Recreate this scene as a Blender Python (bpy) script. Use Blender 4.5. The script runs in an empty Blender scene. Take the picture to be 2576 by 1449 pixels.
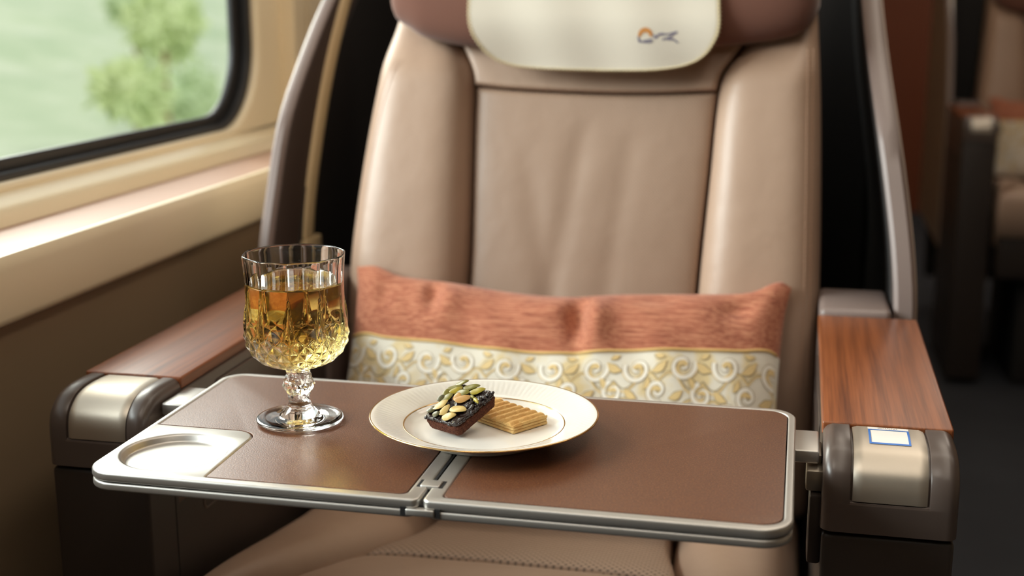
import bpy, bmesh, math, random
from mathutils import Vector, Matrix
random.seed(7)
PI = math.pi
sc = bpy.context.scene
COL = sc.collection

# ------------------------------------------------------------------ helpers
def lerp(a, b, t): return a + (b - a) * t
def clamp(x, a=0., b=1.): return max(a, min(b, x))
def sstep(a, b, x):
    t = clamp((x - a) / (b - a)); return t * t * (3 - 2 * t)
def interp(x, xs, ys):
    if x <= xs[0]: return ys[0]
    for i in range(1, len(xs)):
        if x <= xs[i]:
            t = (x - xs[i-1]) / (xs[i] - xs[i-1]); return lerp(ys[i-1], ys[i], t)
    return ys[-1]
def smooth_interp(xs, ys):
    """monotone-ish cubic (Catmull-Rom) interpolation"""
    n = len(xs)
    def f(x):
        if x <= xs[0]: return ys[0] + (ys[1]-ys[0])/(xs[1]-xs[0])*(x-xs[0])
        if x >= xs[-1]: return ys[-1] + (ys[-1]-ys[-2])/(xs[-1]-xs[-2])*(x-xs[-1])
        i = 1
        while x > xs[i]: i += 1
        h = xs[i]-xs[i-1]; t = (x-xs[i-1])/h
        def m(k):
            a = max(k-1, 0); b = min(k+1, n-1)
            return (ys[b]-ys[a])/(xs[b]-xs[a])
        m0, m1 = m(i-1)*h, m(i)*h
        return ((2*t**3-3*t**2+1)*ys[i-1] + (t**3-2*t**2+t)*m0 + (-2*t**3+3*t**2)*ys[i] + (t**3-t**2)*m1)
    return f

def empty(name, loc, label=None, cat=None, group=None, kind=None):
    o = bpy.data.objects.new(name, None); COL.objects.link(o); o.location = loc
    o.empty_display_size = .05
    tag(o, label, cat, group, kind); return o
def tag(o, label=None, cat=None, group=None, kind=None):
    if label: o['label'] = label
    if cat: o['category'] = cat
    if group: o['group'] = group
    if kind: o['kind'] = kind
    return o
def root_loc(p):
    v = Vector((0, 0, 0))
    while p is not None:
        v = v + p.location; p = p.parent
    return v
def link(name, me, mat, parent=None, smooth=True, origin=None, label=None):
    """me holds world coordinates; shift it so that the object sits under its parent"""
    o = bpy.data.objects.new(name, me)
    if parent is not None:
        me.transform(Matrix.Translation(-root_loc(parent))); o.parent = parent
    elif origin is not None:
        me.transform(Matrix.Translation(-Vector(origin))); o.location = origin
    COL.objects.link(o)
    if mat: me.materials.append(mat)
    if smooth is True:
        for p in me.polygons: p.use_smooth = True
        if hasattr(me, 'set_sharp_from_angle'): me.set_sharp_from_angle(angle=math.radians(38))
    elif smooth == 'all':
        for p in me.polygons: p.use_smooth = True
    if label: o['label'] = label
    return o
def mesh(name, verts, faces):
    me = bpy.data.meshes.new(name); me.from_pydata([tuple(v) for v in verts], [], faces)
    bm = bmesh.new(); bm.from_mesh(me); bmesh.ops.recalc_face_normals(bm, faces=bm.faces[:]); bm.to_mesh(me); bm.free()
    me.update(); return me
def bm_mesh(name, bm):
    bmesh.ops.recalc_face_normals(bm, faces=bm.faces[:])
    me = bpy.data.meshes.new(name); bm.to_mesh(me); bm.free(); return me
def bm_box(bm, x0, x1, y0, y1, z0, z1, r=0., seg=3):
    m = Matrix.Translation(((x0+x1)/2, (y0+y1)/2, (z0+z1)/2)) @ Matrix.Diagonal((x1-x0, y1-y0, z1-z0, 1))
    res = bmesh.ops.create_cube(bm, size=1, matrix=m)
    if r > 0:
        es = list({e for v in res['verts'] for e in v.link_edges})
        bmesh.ops.bevel(bm, geom=es, offset=r, segments=seg, profile=.5, affect='EDGES')
def box(name, b, mat, parent=None, r=.002, seg=3, smooth=True, origin=None, label=None):
    bm = bmesh.new(); bm_box(bm, *b, r=r, seg=seg)
    return link(name, bm_mesh(name, bm), mat, parent, smooth, origin, label)
def boxes(name, bs, mat, parent=None, r=.002, seg=2, origin=None, label=None):
    bm = bmesh.new()
    for b in bs: bm_box(bm, *b, r=r, seg=seg)
    return link(name, bm_mesh(name, bm), mat, parent, True, origin, label)
def grid_mesh(name, F, nu, nv, closed_u=False, flip=False):
    vs = []; fs = []
    for j in range(nv + 1):
        for i in range(nu if closed_u else nu + 1):
            vs.append(F(i / nu, j / nv))
    w = nu if closed_u else nu + 1
    for j in range(nv):
        for i in range(nu):
            a = j*w + i; b = j*w + (i+1) % w; c = (j+1)*w + (i+1) % w; d = (j+1)*w + i
            fs.append((a, d, c, b) if flip else (a, b, c, d))
    me = bpy.data.meshes.new(name); me.from_pydata([tuple(v) for v in vs], [], fs); me.update()
    return me
def lathe(name, prof, n, cx, cy, cz, rfun=None):
    """prof: list of (r, z); closed solid when it starts and ends on the axis"""
    vs = []; fs = []; rings = []
    for k, (r, z) in enumerate(prof):
        if r < 1e-7: rings.append([len(vs)]); vs.append((cx, cy, cz + z)); continue
        ring = []
        for i in range(n):
            a = 2*PI*i/n; rr, zz = (rfun(a, r, z, k) if rfun else (r, z))
            ring.append(len(vs)); vs.append((cx + rr*math.cos(a), cy + rr*math.sin(a), cz + zz))
        rings.append(ring)
    for k in range(len(rings)-1):
        A, B = rings[k], rings[k+1]
        if len(A) == 1 and len(B) == 1: continue
        for i in range(n):
            j = (i+1) % n
            if len(A) == 1: fs.append((A[0], B[j], B[i]))
            elif len(B) == 1: fs.append((A[i], A[j], B[0]))
            else: fs.append((A[i], A[j], B[j], B[i]))
    me = bpy.data.meshes.new(name); me.from_pydata(vs, [], fs); me.update(); return me
def round_poly(pts, seg=8):
    """pts: (x, y, r) -> outline with rounded corners"""
    out = []; n = len(pts)
    for i in range(n):
        p0 = Vector(pts[i-1][:2]); p1 = Vector(pts[i][:2]); p2 = Vector(pts[(i+1) % n][:2]); r = pts[i][2]
        if r <= 0: out.append(tuple(p1)); continue
        a = (p0-p1).normalized(); b = (p2-p1).normalized()
        ang = a.angle(b); d = r / math.tan(ang/2); c = p1 + (a+b).normalized() * (r/math.sin(ang/2))
        s = p1 + a*d - c; e = p1 + b*d - c
        a0 = math.atan2(s.y, s.x); a1 = math.atan2(e.y, e.x); da = a1-a0
        while da > PI: da -= 2*PI
        while da < -PI: da += 2*PI
        for k in range(seg+1):
            t = a0 + da*k/seg; out.append((c.x + r*math.cos(t), c.y + r*math.sin(t)))
    return out
def circle_pts(cx, cy, r, n=72): return [(cx + r*math.cos(2*PI*i/n), cy + r*math.sin(2*PI*i/n)) for i in range(n)]
def plate_mesh(name, outer, holes, z0, z1, bev, M=None, res=3):
    """flat plate between z0 and z1 with holes and rounded rims, from a filled 2D curve; M maps it into the world"""
    cu = bpy.data.curves.new(name, 'CURVE'); cu.dimensions = '2D'; cu.fill_mode = 'BOTH'
    for loop in [outer] + holes:
        s = cu.splines.new('POLY'); s.points.add(len(loop)-1)
        for p, q in zip(s.points, loop): p.co = (q[0], q[1], 0, 1)
        s.use_cyclic_u = True
    cu.extrude = (z1-z0)/2 - bev; cu.bevel_depth = bev; cu.offset = -bev; cu.bevel_resolution = res
    o = bpy.data.objects.new(name, cu); COL.objects.link(o)
    dg = bpy.context.evaluated_depsgraph_get(); dg.update()
    me = bpy.data.meshes.new_from_object(o.evaluated_get(dg))
    bpy.data.objects.remove(o); bpy.data.curves.remove(cu)
    me.transform(Matrix.Translation((0, 0, (z0+z1)/2)))
    if M is not None: me.transform(M)
    bm = bmesh.new(); bm.from_mesh(me); bmesh.ops.remove_doubles(bm, verts=bm.verts[:], dist=1e-6)
    bmesh.ops.recalc_face_normals(bm, faces=bm.faces[:]); bm.to_mesh(me); bm.free()
    me.materials.clear(); me.name = name; return me
# maps a plate drawn in (y, z) with thickness along x
YZ = Matrix(((0, 0, 1, 0), (1, 0, 0, 0), (0, 1, 0, 0), (0, 0, 0, 1)))
def tube_bm(bm, pts, r, n=8, caps=True, flat=None):
    pts = [Vector(p) for p in pts]; rings = []
    up = Vector((0, 0, 1))
    for i, p in enumerate(pts):
        t = (pts[min(i+1, len(pts)-1)] - pts[max(i-1, 0)]).normalized()
        a = t.cross(up)
        if a.length < 1e-4: a = t.cross(Vector((1, 0, 0)))
        a.normalize(); b = a.cross(t).normalized()
        rr = r[i] if isinstance(r, (list, tuple)) else r
        rings.append([bm.verts.new(p + (a*math.cos(2*PI*k/n) + b*math.sin(2*PI*k/n)) * rr) for k in range(n)])
    for A, B in zip(rings, rings[1:]):
        for k in range(n): bm.faces.new((A[k], A[(k+1) % n], B[(k+1) % n], B[k]))
    if caps: bm.faces.new(rings[0][::-1]); bm.faces.new(rings[-1])
def skirted(name, F, nu, nv, back):
    """cushion skin F(u,v), u,v in -1..1, closed by a skirt pushed along `back` and a back face"""
    def samp(t):  # denser near the borders
        s = 2*t-1; return math.sin(s*PI/2)*.55 + s*.45
    vs = []; fs = []
    w = nu+1
    for j in range(nv+1):
        for i in range(nu+1): vs.append(Vector(F(samp(i/nu), samp(j/nv))))
    for j in range(nv):
        for i in range(nu): fs.append((j*w+i, j*w+i+1, (j+1)*w+i+1, (j+1)*w+i))
    ring = [i for i in range(nu+1)] + [j*w+nu for j in range(1, nv+1)] + [nv*w+i for i in range(nu-1, -1, -1)] + [j*w for j in range(nv-1, 0, -1)]
    base = len(vs); back = Vector(back)
    for k in ring: vs.append(vs[k] + back)
    n = len(ring)
    for k in range(n): fs.append((ring[k], ring[(k+1) % n], base+(k+1) % n, base+k))
    fs.append(tuple(base+k for k in range(n)))
    return mesh(name, vs, fs)
def pf(u, n): return max(0., 1-abs(u)**n)**(1/n)

# ------------------------------------------------------------------ materials
def srgb(r, g, b):
    f = lambda c: (c/255/12.92) if c/255 <= .04045 else ((c/255+.055)/1.055)**2.4
    return (f(r), f(g), f(b), 1)
class NT:
    def __init__(s, name):
        s.m = bpy.data.materials.new(name); s.m.use_nodes = True; s.t = s.m.node_tree; s.t.nodes.clear()
        s.out = s.n('ShaderNodeOutputMaterial'); s.co = s.n('ShaderNodeTexCoord')
    def n(s, k, **kw):
        o = s.t.nodes.new(k)
        for a, v in kw.items(): setattr(o, a, v)
        return o
    def l(s, a, b): s.t.links.new(a, b)
    def set(s, node, **kw):
        for k, v in kw.items(): node.inputs[k.replace('_', ' ')].default_value = v
    def bsdf(s, col, rough=.5, metal=0., coat=0., coat_r=.1, spec=.5, sheen=0.):
        b = s.n('ShaderNodeBsdfPrincipled')
        b.inputs['Base Color'].default_value = col; b.inputs['Roughness'].default_value = rough
        b.inputs['Metallic'].default_value = metal; b.inputs['Coat Weight'].default_value = coat
        b.inputs['Coat Roughness'].default_value = coat_r; b.inputs['Specular IOR Level'].default_value = spec
        b.inputs['Sheen Weight'].default_value = sheen
        s.l(b.outputs[0], s.out.inputs[0]); s.b = b; return b
    def noise(s, scale, detail=4, rough=.5, stretch=None, vec=None):
        t = s.n('ShaderNodeTexNoise'); t.inputs['Scale'].default_value = scale
        t.inputs['Detail'].default_value = detail; t.inputs['Roughness'].default_value = rough
        v = vec or s.co.outputs['Object']
        if stretch:
            mp = s.n('ShaderNodeMapping'); mp.inputs['Scale'].default_value = stretch; s.l(v, mp.inputs[0]); v = mp.outputs[0]
        s.l(v, t.inputs['Vector']); return t.outputs['Fac']
    def ramp(s, fac, stops):
        r = s.n('ShaderNodeValToRGB'); e = r.color_ramp.elements
        while len(e) < len(stops): e.new(.5)
        for k, (p, c) in enumerate(stops): e[k].position = p; e[k].color = c
        s.l(fac, r.inputs[0]); return r.outputs[0]
    def math(s, op, a, b=None, c=None):
        m = s.n('ShaderNodeMath', operation=op)
        for i, v in enumerate((a, b, c)):
            if v is None: continue
            if isinstance(v, (int, float)): m.inputs[i].default_value = v
            else: s.l(v, m.inputs[i])
        return m.outputs[0]
    def mix(s, fac, a, b):
        m = s.n('ShaderNodeMix', data_type='RGBA')
        for i, v in ((0, fac), (6, a), (7, b)):
            if isinstance(v, (int, float, tuple)): m.inputs[i].default_value = v
            else: s.l(v, m.inputs[i])
        return m.outputs[2]
    def bump(s, h, strength=.3, dist=.001, prev=None):
        b = s.n('ShaderNodeBump'); b.inputs['Strength'].default_value = strength; b.inputs['Distance'].default_value = dist
        s.l(h, b.inputs['Height'])
        if prev is not None: s.l(prev, b.inputs['Normal'])
        s.l(b.outputs[0], s.b.inputs['Normal']); return b.outputs[0]
    def xyz(s):
        sp = s.n('ShaderNodeSeparateXYZ'); s.l(s.co.outputs['Object'], sp.inputs[0]); return sp.outputs

def m_leather(name, col, rough=.42, perf=None, scale=900):
    t = NT(name); c2 = tuple(x*.82 for x in col[:3])+(1,)
    t.bsdf(col, rough, spec=.5)
    big = t.noise(7, 3)
    c = t.mix(t.math('MULTIPLY', big, .45), col, c2)
    if perf:
        x = t.xyz(); pitch, a, b, lo, hi, dark = perf
        def cell(sx, sy):
            fx = t.math('ABSOLUTE', t.math('SUBTRACT', t.math('FRACT', t.math('ADD', t.math('DIVIDE', x[a], pitch), sx)), .5))
            fy = t.math('ABSOLUTE', t.math('SUBTRACT', t.math('FRACT', t.math('ADD', t.math('DIVIDE', x[b], pitch), sy)), .5))
            d = t.math('SQRT', t.math('ADD', t.math('MULTIPLY', fx, fx), t.math('MULTIPLY', fy, fy)))
            return t.math('LESS_THAN', d, .23)
        dots = t.math('MAXIMUM', cell(0, 0), cell(.5, .5))
        if lo is not None:
            dots = t.math('MULTIPLY', dots, t.math('MULTIPLY', t.math('GREATER_THAN', x[b], lo), t.math('LESS_THAN', x[b], hi)))
        c = t.mix(t.math('MULTIPLY', dots, dark), c, tuple(v*.25 for v in col[:3])+(1,))
    t.l(c, t.b.inputs['Base Color'])
    n1 = t.bump(t.noise(scale, 3), .12, .0006)
    t.bump(t.noise(28, 2), .25, .004, n1)
    return t.m
def m_simple(name, col, rough=.5, metal=0., coat=0., nscale=None, nstr=.1, var=0., spec=.5, coat_r=.1, sheen=0.):
    t = NT(name); t.bsdf(col, rough, metal, coat, coat_r, spec, sheen)
    if var:
        t.l(t.mix(t.noise(6, 4), col, tuple(v*(1-var) for v in col[:3])+(1,)), t.b.inputs['Base Color'])
    if nscale: t.bump(t.noise(nscale, 3), nstr, .0005)
    return t.m
def m_wood(name, axis='y'):
    t = NT(name); t.bsdf((.2, .08, .03, 1), .36, coat=.10, coat_r=.25)
    st = {'y': (1, .022, 1), 'x': (.045, 1, 1)}[axis]
    n1 = t.noise(130, 4, .55, st); n2 = t.noise(520, 3, .6, st); n3 = t.noise(30, 2, .5, st)
    s = t.math('ADD', t.math('MULTIPLY', n1, .55), t.math('ADD', t.math('MULTIPLY', n2, .2), t.math('MULTIPLY', n3, .25)))
    t.l(t.ramp(s, [(.36, srgb(92, 46, 24)), (.47, srgb(122, 66, 34)), (.54, srgb(138, 76, 40)), (.66, srgb(152, 88, 50))]), t.b.inputs['Base Color'])
    t.bump(n2, .05, .0004); return t.m

LEA = srgb(178, 149, 128)
M = {}
M['leather'] = m_leather('tan_leather', LEA)
M['leather_back'] = m_leather('perforated_tan_leather', srgb(172, 143, 122), .45, perf=(.0034, 0, 2, None, None, .35))
M['leather_seat'] = m_leather('perforated_seat_leather', LEA, .45, perf=(.0070, 0, 1, -.06, .06, .8))
M['microfibre'] = m_simple('brown_microfibre', srgb(118, 80, 67), .92, nscale=350, nstr=.2, var=.15, sheen=.25, spec=.2)
M['stitch'] = m_simple('tan_thread', srgb(196, 160, 135), .8)
M['cloth'] = m_simple('cream_cloth', srgb(214, 205, 190), .85, nscale=900, nstr=.25, spec=.2)
M['hem'] = m_simple('cream_thread', srgb(222, 205, 165), .8)
M['wood'] = m_wood('walnut_veneer')
M['taupe'] = m_simple('taupe_painted_plastic', srgb(82, 70, 64), .33, nscale=1500, nstr=.04, coat=.15, coat_r=.3)
M['taupe_dark'] = m_simple('dark_taupe_panel', srgb(46, 38, 34), .42, nscale=1500, nstr=.04)
M['shell_edge'] = m_simple('taupe_shell_trim', srgb(128, 112, 106), .38, nscale=1200, nstr=.03)
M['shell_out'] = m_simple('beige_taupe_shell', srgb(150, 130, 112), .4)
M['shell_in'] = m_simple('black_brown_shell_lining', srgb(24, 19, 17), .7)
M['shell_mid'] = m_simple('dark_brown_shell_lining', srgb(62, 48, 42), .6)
M['black'] = m_simple('black_gap', (.006, .005, .005, 1), .8)
M['rubber'] = m_simple('black_rubber', (.012, .012, .014, 1), .45)
M['metal'] = m_simple('satin_champagne_metal', (.60, .575, .54, 1), .42, .9, nscale=2600, nstr=.05)
M['metal2'] = m_simple('satin_panel_metal', (.57, .51, .43, 1), .42, .9, nscale=2600, nstr=.05)
M['metal_dark'] = m_simple('dull_bronze_metal', (.32, .28, .23, 1), .4, .8)
M['gold'] = m_simple('gold_band', (.78, .52, .22, 1), .16, 1.)
M['cream'] = m_simple('cream_wall_panel', srgb(240, 224, 192), .34, coat=.2, coat_r=.2)
M['cream2'] = m_simple('cream_strip', srgb(205, 182, 140), .5, nscale=700, nstr=.3)
M['shelf'] = m_simple('tan_sill_top', srgb(178, 140, 118), .45, nscale=500, nstr=.1)
M['lowwall'] = m_simple('olive_brown_wall_panel', srgb(150, 128, 102), .3, var=.12, coat=.3, coat_r=.2)
M['carpet'] = m_simple('charcoal_blue_carpet', srgb(66, 68, 73), .95, nscale=400, nstr=.6, var=.3, spec=.1)
M['partition'] = m_simple('red_brown_partition', srgb(122, 62, 34), .5, var=.1)
M['ceil'] = m_simple('warm_white_ceiling', srgb(226, 214, 196), .7)
M['side'] = m_simple('beige_side_wall', srgb(150, 126, 100), .6)

t = NT('speckled_brown_tray_top'); t.bsdf(srgb(100, 66, 46), .42, spec=.5, coat=.35, coat_r=.3)
sp = t.noise(820, 3, .8); bl = t.noise(45, 3)
c = t.mix(t.math('MULTIPLY', bl, .5), srgb(94, 51, 28), srgb(70, 37, 20))
c = t.mix(t.math('MULTIPLY', t.math('GREATER_THAN', sp, .55), .5), c, srgb(146, 98, 58))
t.l(c, t.b.inputs['Base Color']); t.bump(t.noise(1000, 3), .35, .0006)
M['traytop'] = t.m

t = NT('terracotta_weave'); t.bsdf(srgb(176, 104, 76), .9, spec=.15, sheen=.15)
s1 = t.noise(36, 4, .6, (.7, 9, 14)); s2 = t.noise(420, 3, .6, (.22, 2, 4))
c = t.ramp(t.math('ADD', t.math('MULTIPLY', s1, .6), t.math('MULTIPLY', s2, .4)), [(.36, srgb(134, 76, 58)), (.5, srgb(172, 106, 81)), (.64, srgb(202, 142, 110))])
t.l(c, t.b.inputs['Base Color'])
wv = t.math('ABSOLUTE', t.math('SINE', t.math('MULTIPLY', t.xyz()[2], 2600)))
b1 = t.bump(wv, .25, .0006); t.bump(s2, .15, .0006, b1)
M['terracotta'] = t.m
t = NT('cream_brocade'); t.bsdf(srgb(236, 226, 206), .7, spec=.3, sheen=.2)
g = t.noise(38, 2, .5)
t.l(t.mix(t.ramp(g, [(.5, (0, 0, 0, 1)), (.62, (1, 1, 1, 1))]), srgb(226, 217, 200), srgb(222, 200, 154)), t.b.inputs['Base Color'])
t.bump(t.noise(900, 2), .3, .0006); M['brocade'] = t.m
M['embroid_gold'] = m_simple('gold_embroidery', srgb(222, 192, 134), .65, nscale=1200, nstr=.5, sheen=.3)
M['embroid_grey'] = m_simple('grey_outline_thread', srgb(168, 150, 118), .7)
M['embroid_white'] = m_simple('white_satin_thread', srgb(240, 232, 218), .6, nscale=1200, nstr=.3)
M['piping'] = m_simple('gold_piping', srgb(216, 178, 112), .65, nscale=1400, nstr=.4)

t = NT('white_china'); t.bsdf(srgb(244, 240, 232), .12, coat=.6, coat_r=.03)
t.b.inputs['Subsurface Weight'].default_value = 0.
M['china'] = t.m
t = NT('clear_crystal'); b = t.n('ShaderNodeBsdfGlass'); b.inputs['Color'].default_value = (.985, .985, .98, 1)
b.inputs['IOR'].default_value = 1.52; b.inputs['Roughness'].default_value = 0.; t.l(b.outputs[0], t.out.inputs[0]); M['glass'] = t.m
t = NT('golden_drink'); b = t.n('ShaderNodeBsdfGlass'); b.inputs['IOR'].default_value = 1.34
b.inputs['Roughness'].default_value = 0.; t.l(b.outputs[0], t.out.inputs[0])
v = t.n('ShaderNodeVolumeAbsorption'); v.inputs['Color'].default_value = (.975, .80, .07, 1); v.inputs['Density'].default_value = 28.
t.l(v.outputs[0], t.out.inputs['Volume']); M['drink'] = t.m
t = NT('window_glass'); a = t.n('ShaderNodeBsdfTransparent'); a.inputs[0].default_value = (.93, .96, .94, 1)
g = t.n('ShaderNodeBsdfGlossy'); g.inputs['Roughness'].default_value = .02; fr = t.n('ShaderNodeLayerWeight')
mx = t.n('ShaderNodeMixShader'); t.l(t.math('MULTIPLY_ADD', t.math('POWER', fr.outputs['Facing'], 5), .5, .03), mx.inputs[0]); t.l(a.outputs[0], mx.inputs[1]); t.l(g.outputs[0], mx.inputs[2]); t.l(mx.outputs[0], t.out.inputs[0])
M['pane'] = t.m

t = NT('chocolate_sponge'); t.bsdf(srgb(98, 50, 36), .9, spec=.2)
n1 = t.noise(700, 6, .75); n2 = t.noise(1500, 3, .7)
t.l(t.ramp(n1, [(.36, srgb(40, 20, 14)), (.44, srgb(98, 56, 42)), (.56, srgb(120, 72, 54)), (.72, srgb(158, 108, 84))]), t.b.inputs['Base Color'])
b1 = t.bump(n1, 1., .0022); t.bump(n2, .8, .0008, b1); M['sponge'] = t.m
t = NT('dark_chocolate_glaze'); t.bsdf(srgb(34, 22, 22), .17, spec=.6)
t.l(t.mix(t.noise(260, 4), srgb(16, 10, 11), srgb(44, 26, 23)), t.b.inputs['Base Color'])
b1 = t.bump(t.noise(1300, 4, .7), .35, .0005); t.bump(t.noise(420, 3), .4, .0010, b1); M['glaze'] = t.m
def m_seed(name, a, b):
    t = NT(name); t.bsdf(a, .38, spec=.45)
    t.l(t.mix(t.noise(260, 4), a, b), t.b.inputs['Base Color']); t.bump(t.noise(1200, 3), .2, .0003); return t.m
SEED = [m_seed('olive_green_seed', srgb(140, 132, 44), srgb(98, 92, 34)), m_seed('tan_seed', srgb(212, 184, 118), srgb(178, 152, 84)),
        m_seed('toasted_seed', srgb(206, 160, 92), srgb(160, 116, 62)), m_seed('dark_green_seed', srgb(96, 92, 50), srgb(62, 58, 34)),
        m_seed('bright_green_seed', srgb(176, 158, 40), srgb(138, 124, 36))]
t = NT('golden_shortbread'); t.bsdf(srgb(222, 176, 106), .75, spec=.3)
n1 = t.noise(500, 5, .7); n2 = t.noise(120, 3)
z = t.xyz()[2]
c = t.mix(t.ramp(t.math('MULTIPLY', z, 1.0), [(.0055, (0, 0, 0, 1)), (.0085, (1, 1, 1, 1))]), srgb(244, 206, 138), srgb(244, 192, 114))
c = t.mix(t.ramp(n2, [(.4, (0, 0, 0, 1)), (.65, (.6, .6, .6, 1))]), c, srgb(228, 162, 86))
t.l(c, t.b.inputs['Base Color']); b1 = t.bump(n1, 1., .0016); t.bump(t.noise(1600, 3, .7), .6, .0005, b1); M['shortbread'] = t.m

# ------------------------------------------------------------------ seat
SC = -.2245   # centre line of the seat
L = smooth_interp([.45, .5, .6, .7, .8, .9, 1.0, 1.15, 1.25], [1.295, 1.30, 1.305, 1.32, 1.345, 1.38, 1.42, 1.47, 1.50])
lseam = smooth_interp([.45, .6885, .7516, .8766, .9228, .9565, .98, 1.05], [-.344, -.3426, -.3423, -.3482, -.3522, -.369, -.383, -.40])
rseam = smooth_interp([.45, .7047, .8216, .8979, .9263, .9569, .98, 1.05], [-.104, -.0971, -.0909, -.0871, -.0826, -.0616, -.050, -.03])
lout = smooth_interp([.45, .60, .72, .80, .88, .96, 1.05], [-.478, -.4805, -.4808, -.4750, -.4672, -.4570, -.445])
rout = smooth_interp([.45, .60, .70, .80, .90, .98, 1.05], [.0316, .0314, .0298, .0264, .0212, .0150, .008])

def build_seat():
    S = empty('train_seat', (SC, 1.1, 0))
    # --- backrest pad: centre, yoke and two side bolsters
    def vert_panel(name, xl, xr, zb, zt, puff, mat, n=3.2, m=10, back=.045, nu=36, nv=60, extra=None):
        def F(u, v):
            um = u*.5+.5; vm = v*.5+.5
            xm = lerp(xl(.9), xr(.9), um)
            z = lerp(zb(xm) if callable(zb) else zb, zt(xm) if callable(zt) else zt, vm)
            a, b = xl(z), xr(z); x = lerp(a, b, um)
            y = L(z) + back - (puff + back) * pf(u, n) * pf(v, m)
            if extra: y += extra(x, z, u, v)
            return (x, y, z)
        return link(name, skirted(name, F, nu, nv, (0, .06, 0)), mat, S, 'all')
    hs = smooth_interp([-.36, -.3513, -.3018, -.2143, -.1504, -.0878, -.07], [.913, .9123, .9084, .906, .9066, .910, .911])
    def creases(x, z, u, v):
        w = .0022*math.exp(-((x+.235-.15*(z-.8))/.012)**2) * sstep(.9, .84, z)
        w += .0018*math.exp(-((x+.275+.2*(z-.8))/.014)**2) * sstep(.88, .8, z)
        w += .0016*math.exp(-((x+.18-.1*(z-.8))/.012)**2) * sstep(.88, .84, z)
        return w * pf(u, 2)
    vert_panel('backrest_panel', lambda z: lseam(z)+.0003, lambda z: rseam(z)-.0003, .47, hs, .004, M['leather_back'], n=4, m=40, back=.014, nu=50, nv=60, extra=creases)
    vert_panel('backrest_yoke', lambda z: lseam(z)+.0003, lambda z: rseam(z)-.0003, lambda x: hs(x)+.0004, 1.08, .006, M['leather'], n=7, m=16, back=.004, nu=40, nv=30)
    vert_panel('side_bolster', lout, lambda z: lseam(z)-.0003, .47, 1.035, .026, M['leather'], n=3.6, m=10, back=.05, extra=lambda x, z, u, v: .030*sstep(.925, .985, z))
    vert_panel('side_bolster', lambda z: rseam(z)+.0003, rout, .47, 1.035, .026, M['leather'], n=3.6, m=10, back=.05, extra=lambda x, z, u, v: .030*sstep(.925, .985, z))
    # stitched seams on the bolsters
    for pts, side in (([(-.4328, .9393), (-.4444, .8968), (-.4517, .8502), (-.458, .7912), (-.4634, .7274), (-.465, .66)], -1),
                      ([(.0045, .9539), (.006, .9239), (.007, .8925), (.0101, .8064), (.0131, .7042), (.014, .62)], 1)):
        zz = [p[1] for p in pts][::-1]; xx = [p[0] for p in pts][::-1]; fx = smooth_interp(zz, xx)
        bm = bmesh.new()
        z = zz[0]
        while z < zz[-1]:
            for off in (0, .006*side):
                q = []
                for k in range(3):
                    zz_ = z + .0032*k/2; x = fx(zz_) + off
                    xl, xr = (lout(zz_), lseam(zz_)-.0003) if side < 0 else (rseam(zz_)+.0003, rout(zz_))
                    u = (x-xl)/(xr-xl)*2-1
                    y = L(zz_)+.05-.076*pf(u, 3.6)*pf((zz_-.7525)/.2825, 10)
                    q.append((x, y-.0003, zz_))
                tube_bm(bm, q, .0005, 5)
            z += .0048
        link('stitching', bm_mesh('stitching', bm), M['stitch'], S)
    # backrest core behind the pads
    vert_panel('backrest_core', lambda z: lout(z)+.006, lambda z: rout(z)-.006, .42, 1.09, -.048, M['shell_in'], n=8, m=12, back=.06)
    # --- headrest roll
    hb = smooth_interp([-.452, -.4425, -.4255, -.4063, -.3474, -.2128, -.0764, -.0086, .0086, .016], [1.0, .9823, .9719, .9615, .9515, .9466, .9559, .9663, .9802, .999])
    def F(u, v):
        um = u*.5+.5; vm = v*.5+.5
        x = lerp(-.450, .0155, um); z = lerp(hb(x), 1.15, vm)
        y = L(z) + .006 - (.058 + .006)*pf(u, 6)*pf(v, 3)
        return (x, y, z)
    link('headrest', skirted('headrest', F, 60, 40, (0, .05, 0)), M['microfibre'], S, 'all')
    # --- seat cushion
    T = smooth_interp([.74, .80, .93, 1.05, 1.15, 1.30, 1.4], [.515, .525, .526, .512, .500, .487, .484])
    def hor_panel(name, xl, xr, yf, yb, puff, mat, n=3.5, m=12, back=.05, nu=36, nv=40, fr=0):
        def F(u, v):
            um = u*.5+.5; vm = v*.5+.5
            xm = lerp(xl(1.05), xr(1.05), um)
            y0 = yf(xm) if callable(yf) else yf; y1 = yb(xm) if callable(yb) else yb
            y = lerp(y0, y1, vm); x = lerp(xl(y), xr(y), um)
            z = T(y) - back + (puff+back)*pf(u, n)*pf(v, m)
            if fr and v < 0: z -= .0
            return (x, y, z)
        return link(name, skirted(name, F, nu, nv, (0, 0, -.09)), mat, S, 'all')
    sl = smooth_interp([.70, .95, 1.038, 1.127, 1.3], [-.392, -.385, -.3763, -.3407, -.335])
    sr = smooth_interp([.70, .95, 1.059, 1.138, 1.3], [-.055, -.068, -.0837, -.0984, -.105])
    fs = smooth_interp([-.50, -.4216, -.3763, -.30, -.1787, -.1213, -.07, .03], [.93, .984, 1.038, 1.051, 1.0535, 1.0506, 1.045, 1.04])
    hor_panel('seat_panel', lambda y: sl(y)+.0004, lambda y: sr(y)-.0004, lambda x: fs(max(x, -.3763))+.0004, 1.31, .002, M['leather_seat'], n=9, m=7, back=.020)
    def lx(y): return interp(y, [.75, .93, 1.15, 1.3], [-.472, -.476, -.478, -.478])
    hor_panel('seat_side_bolster', lx, lambda y: sl(max(y, 1.038))-.0004 if y > 1.038 else -.3767-(1.038-y)*.42, .82, 1.30, .016, M['leather'], n=2.8, m=14)
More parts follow.
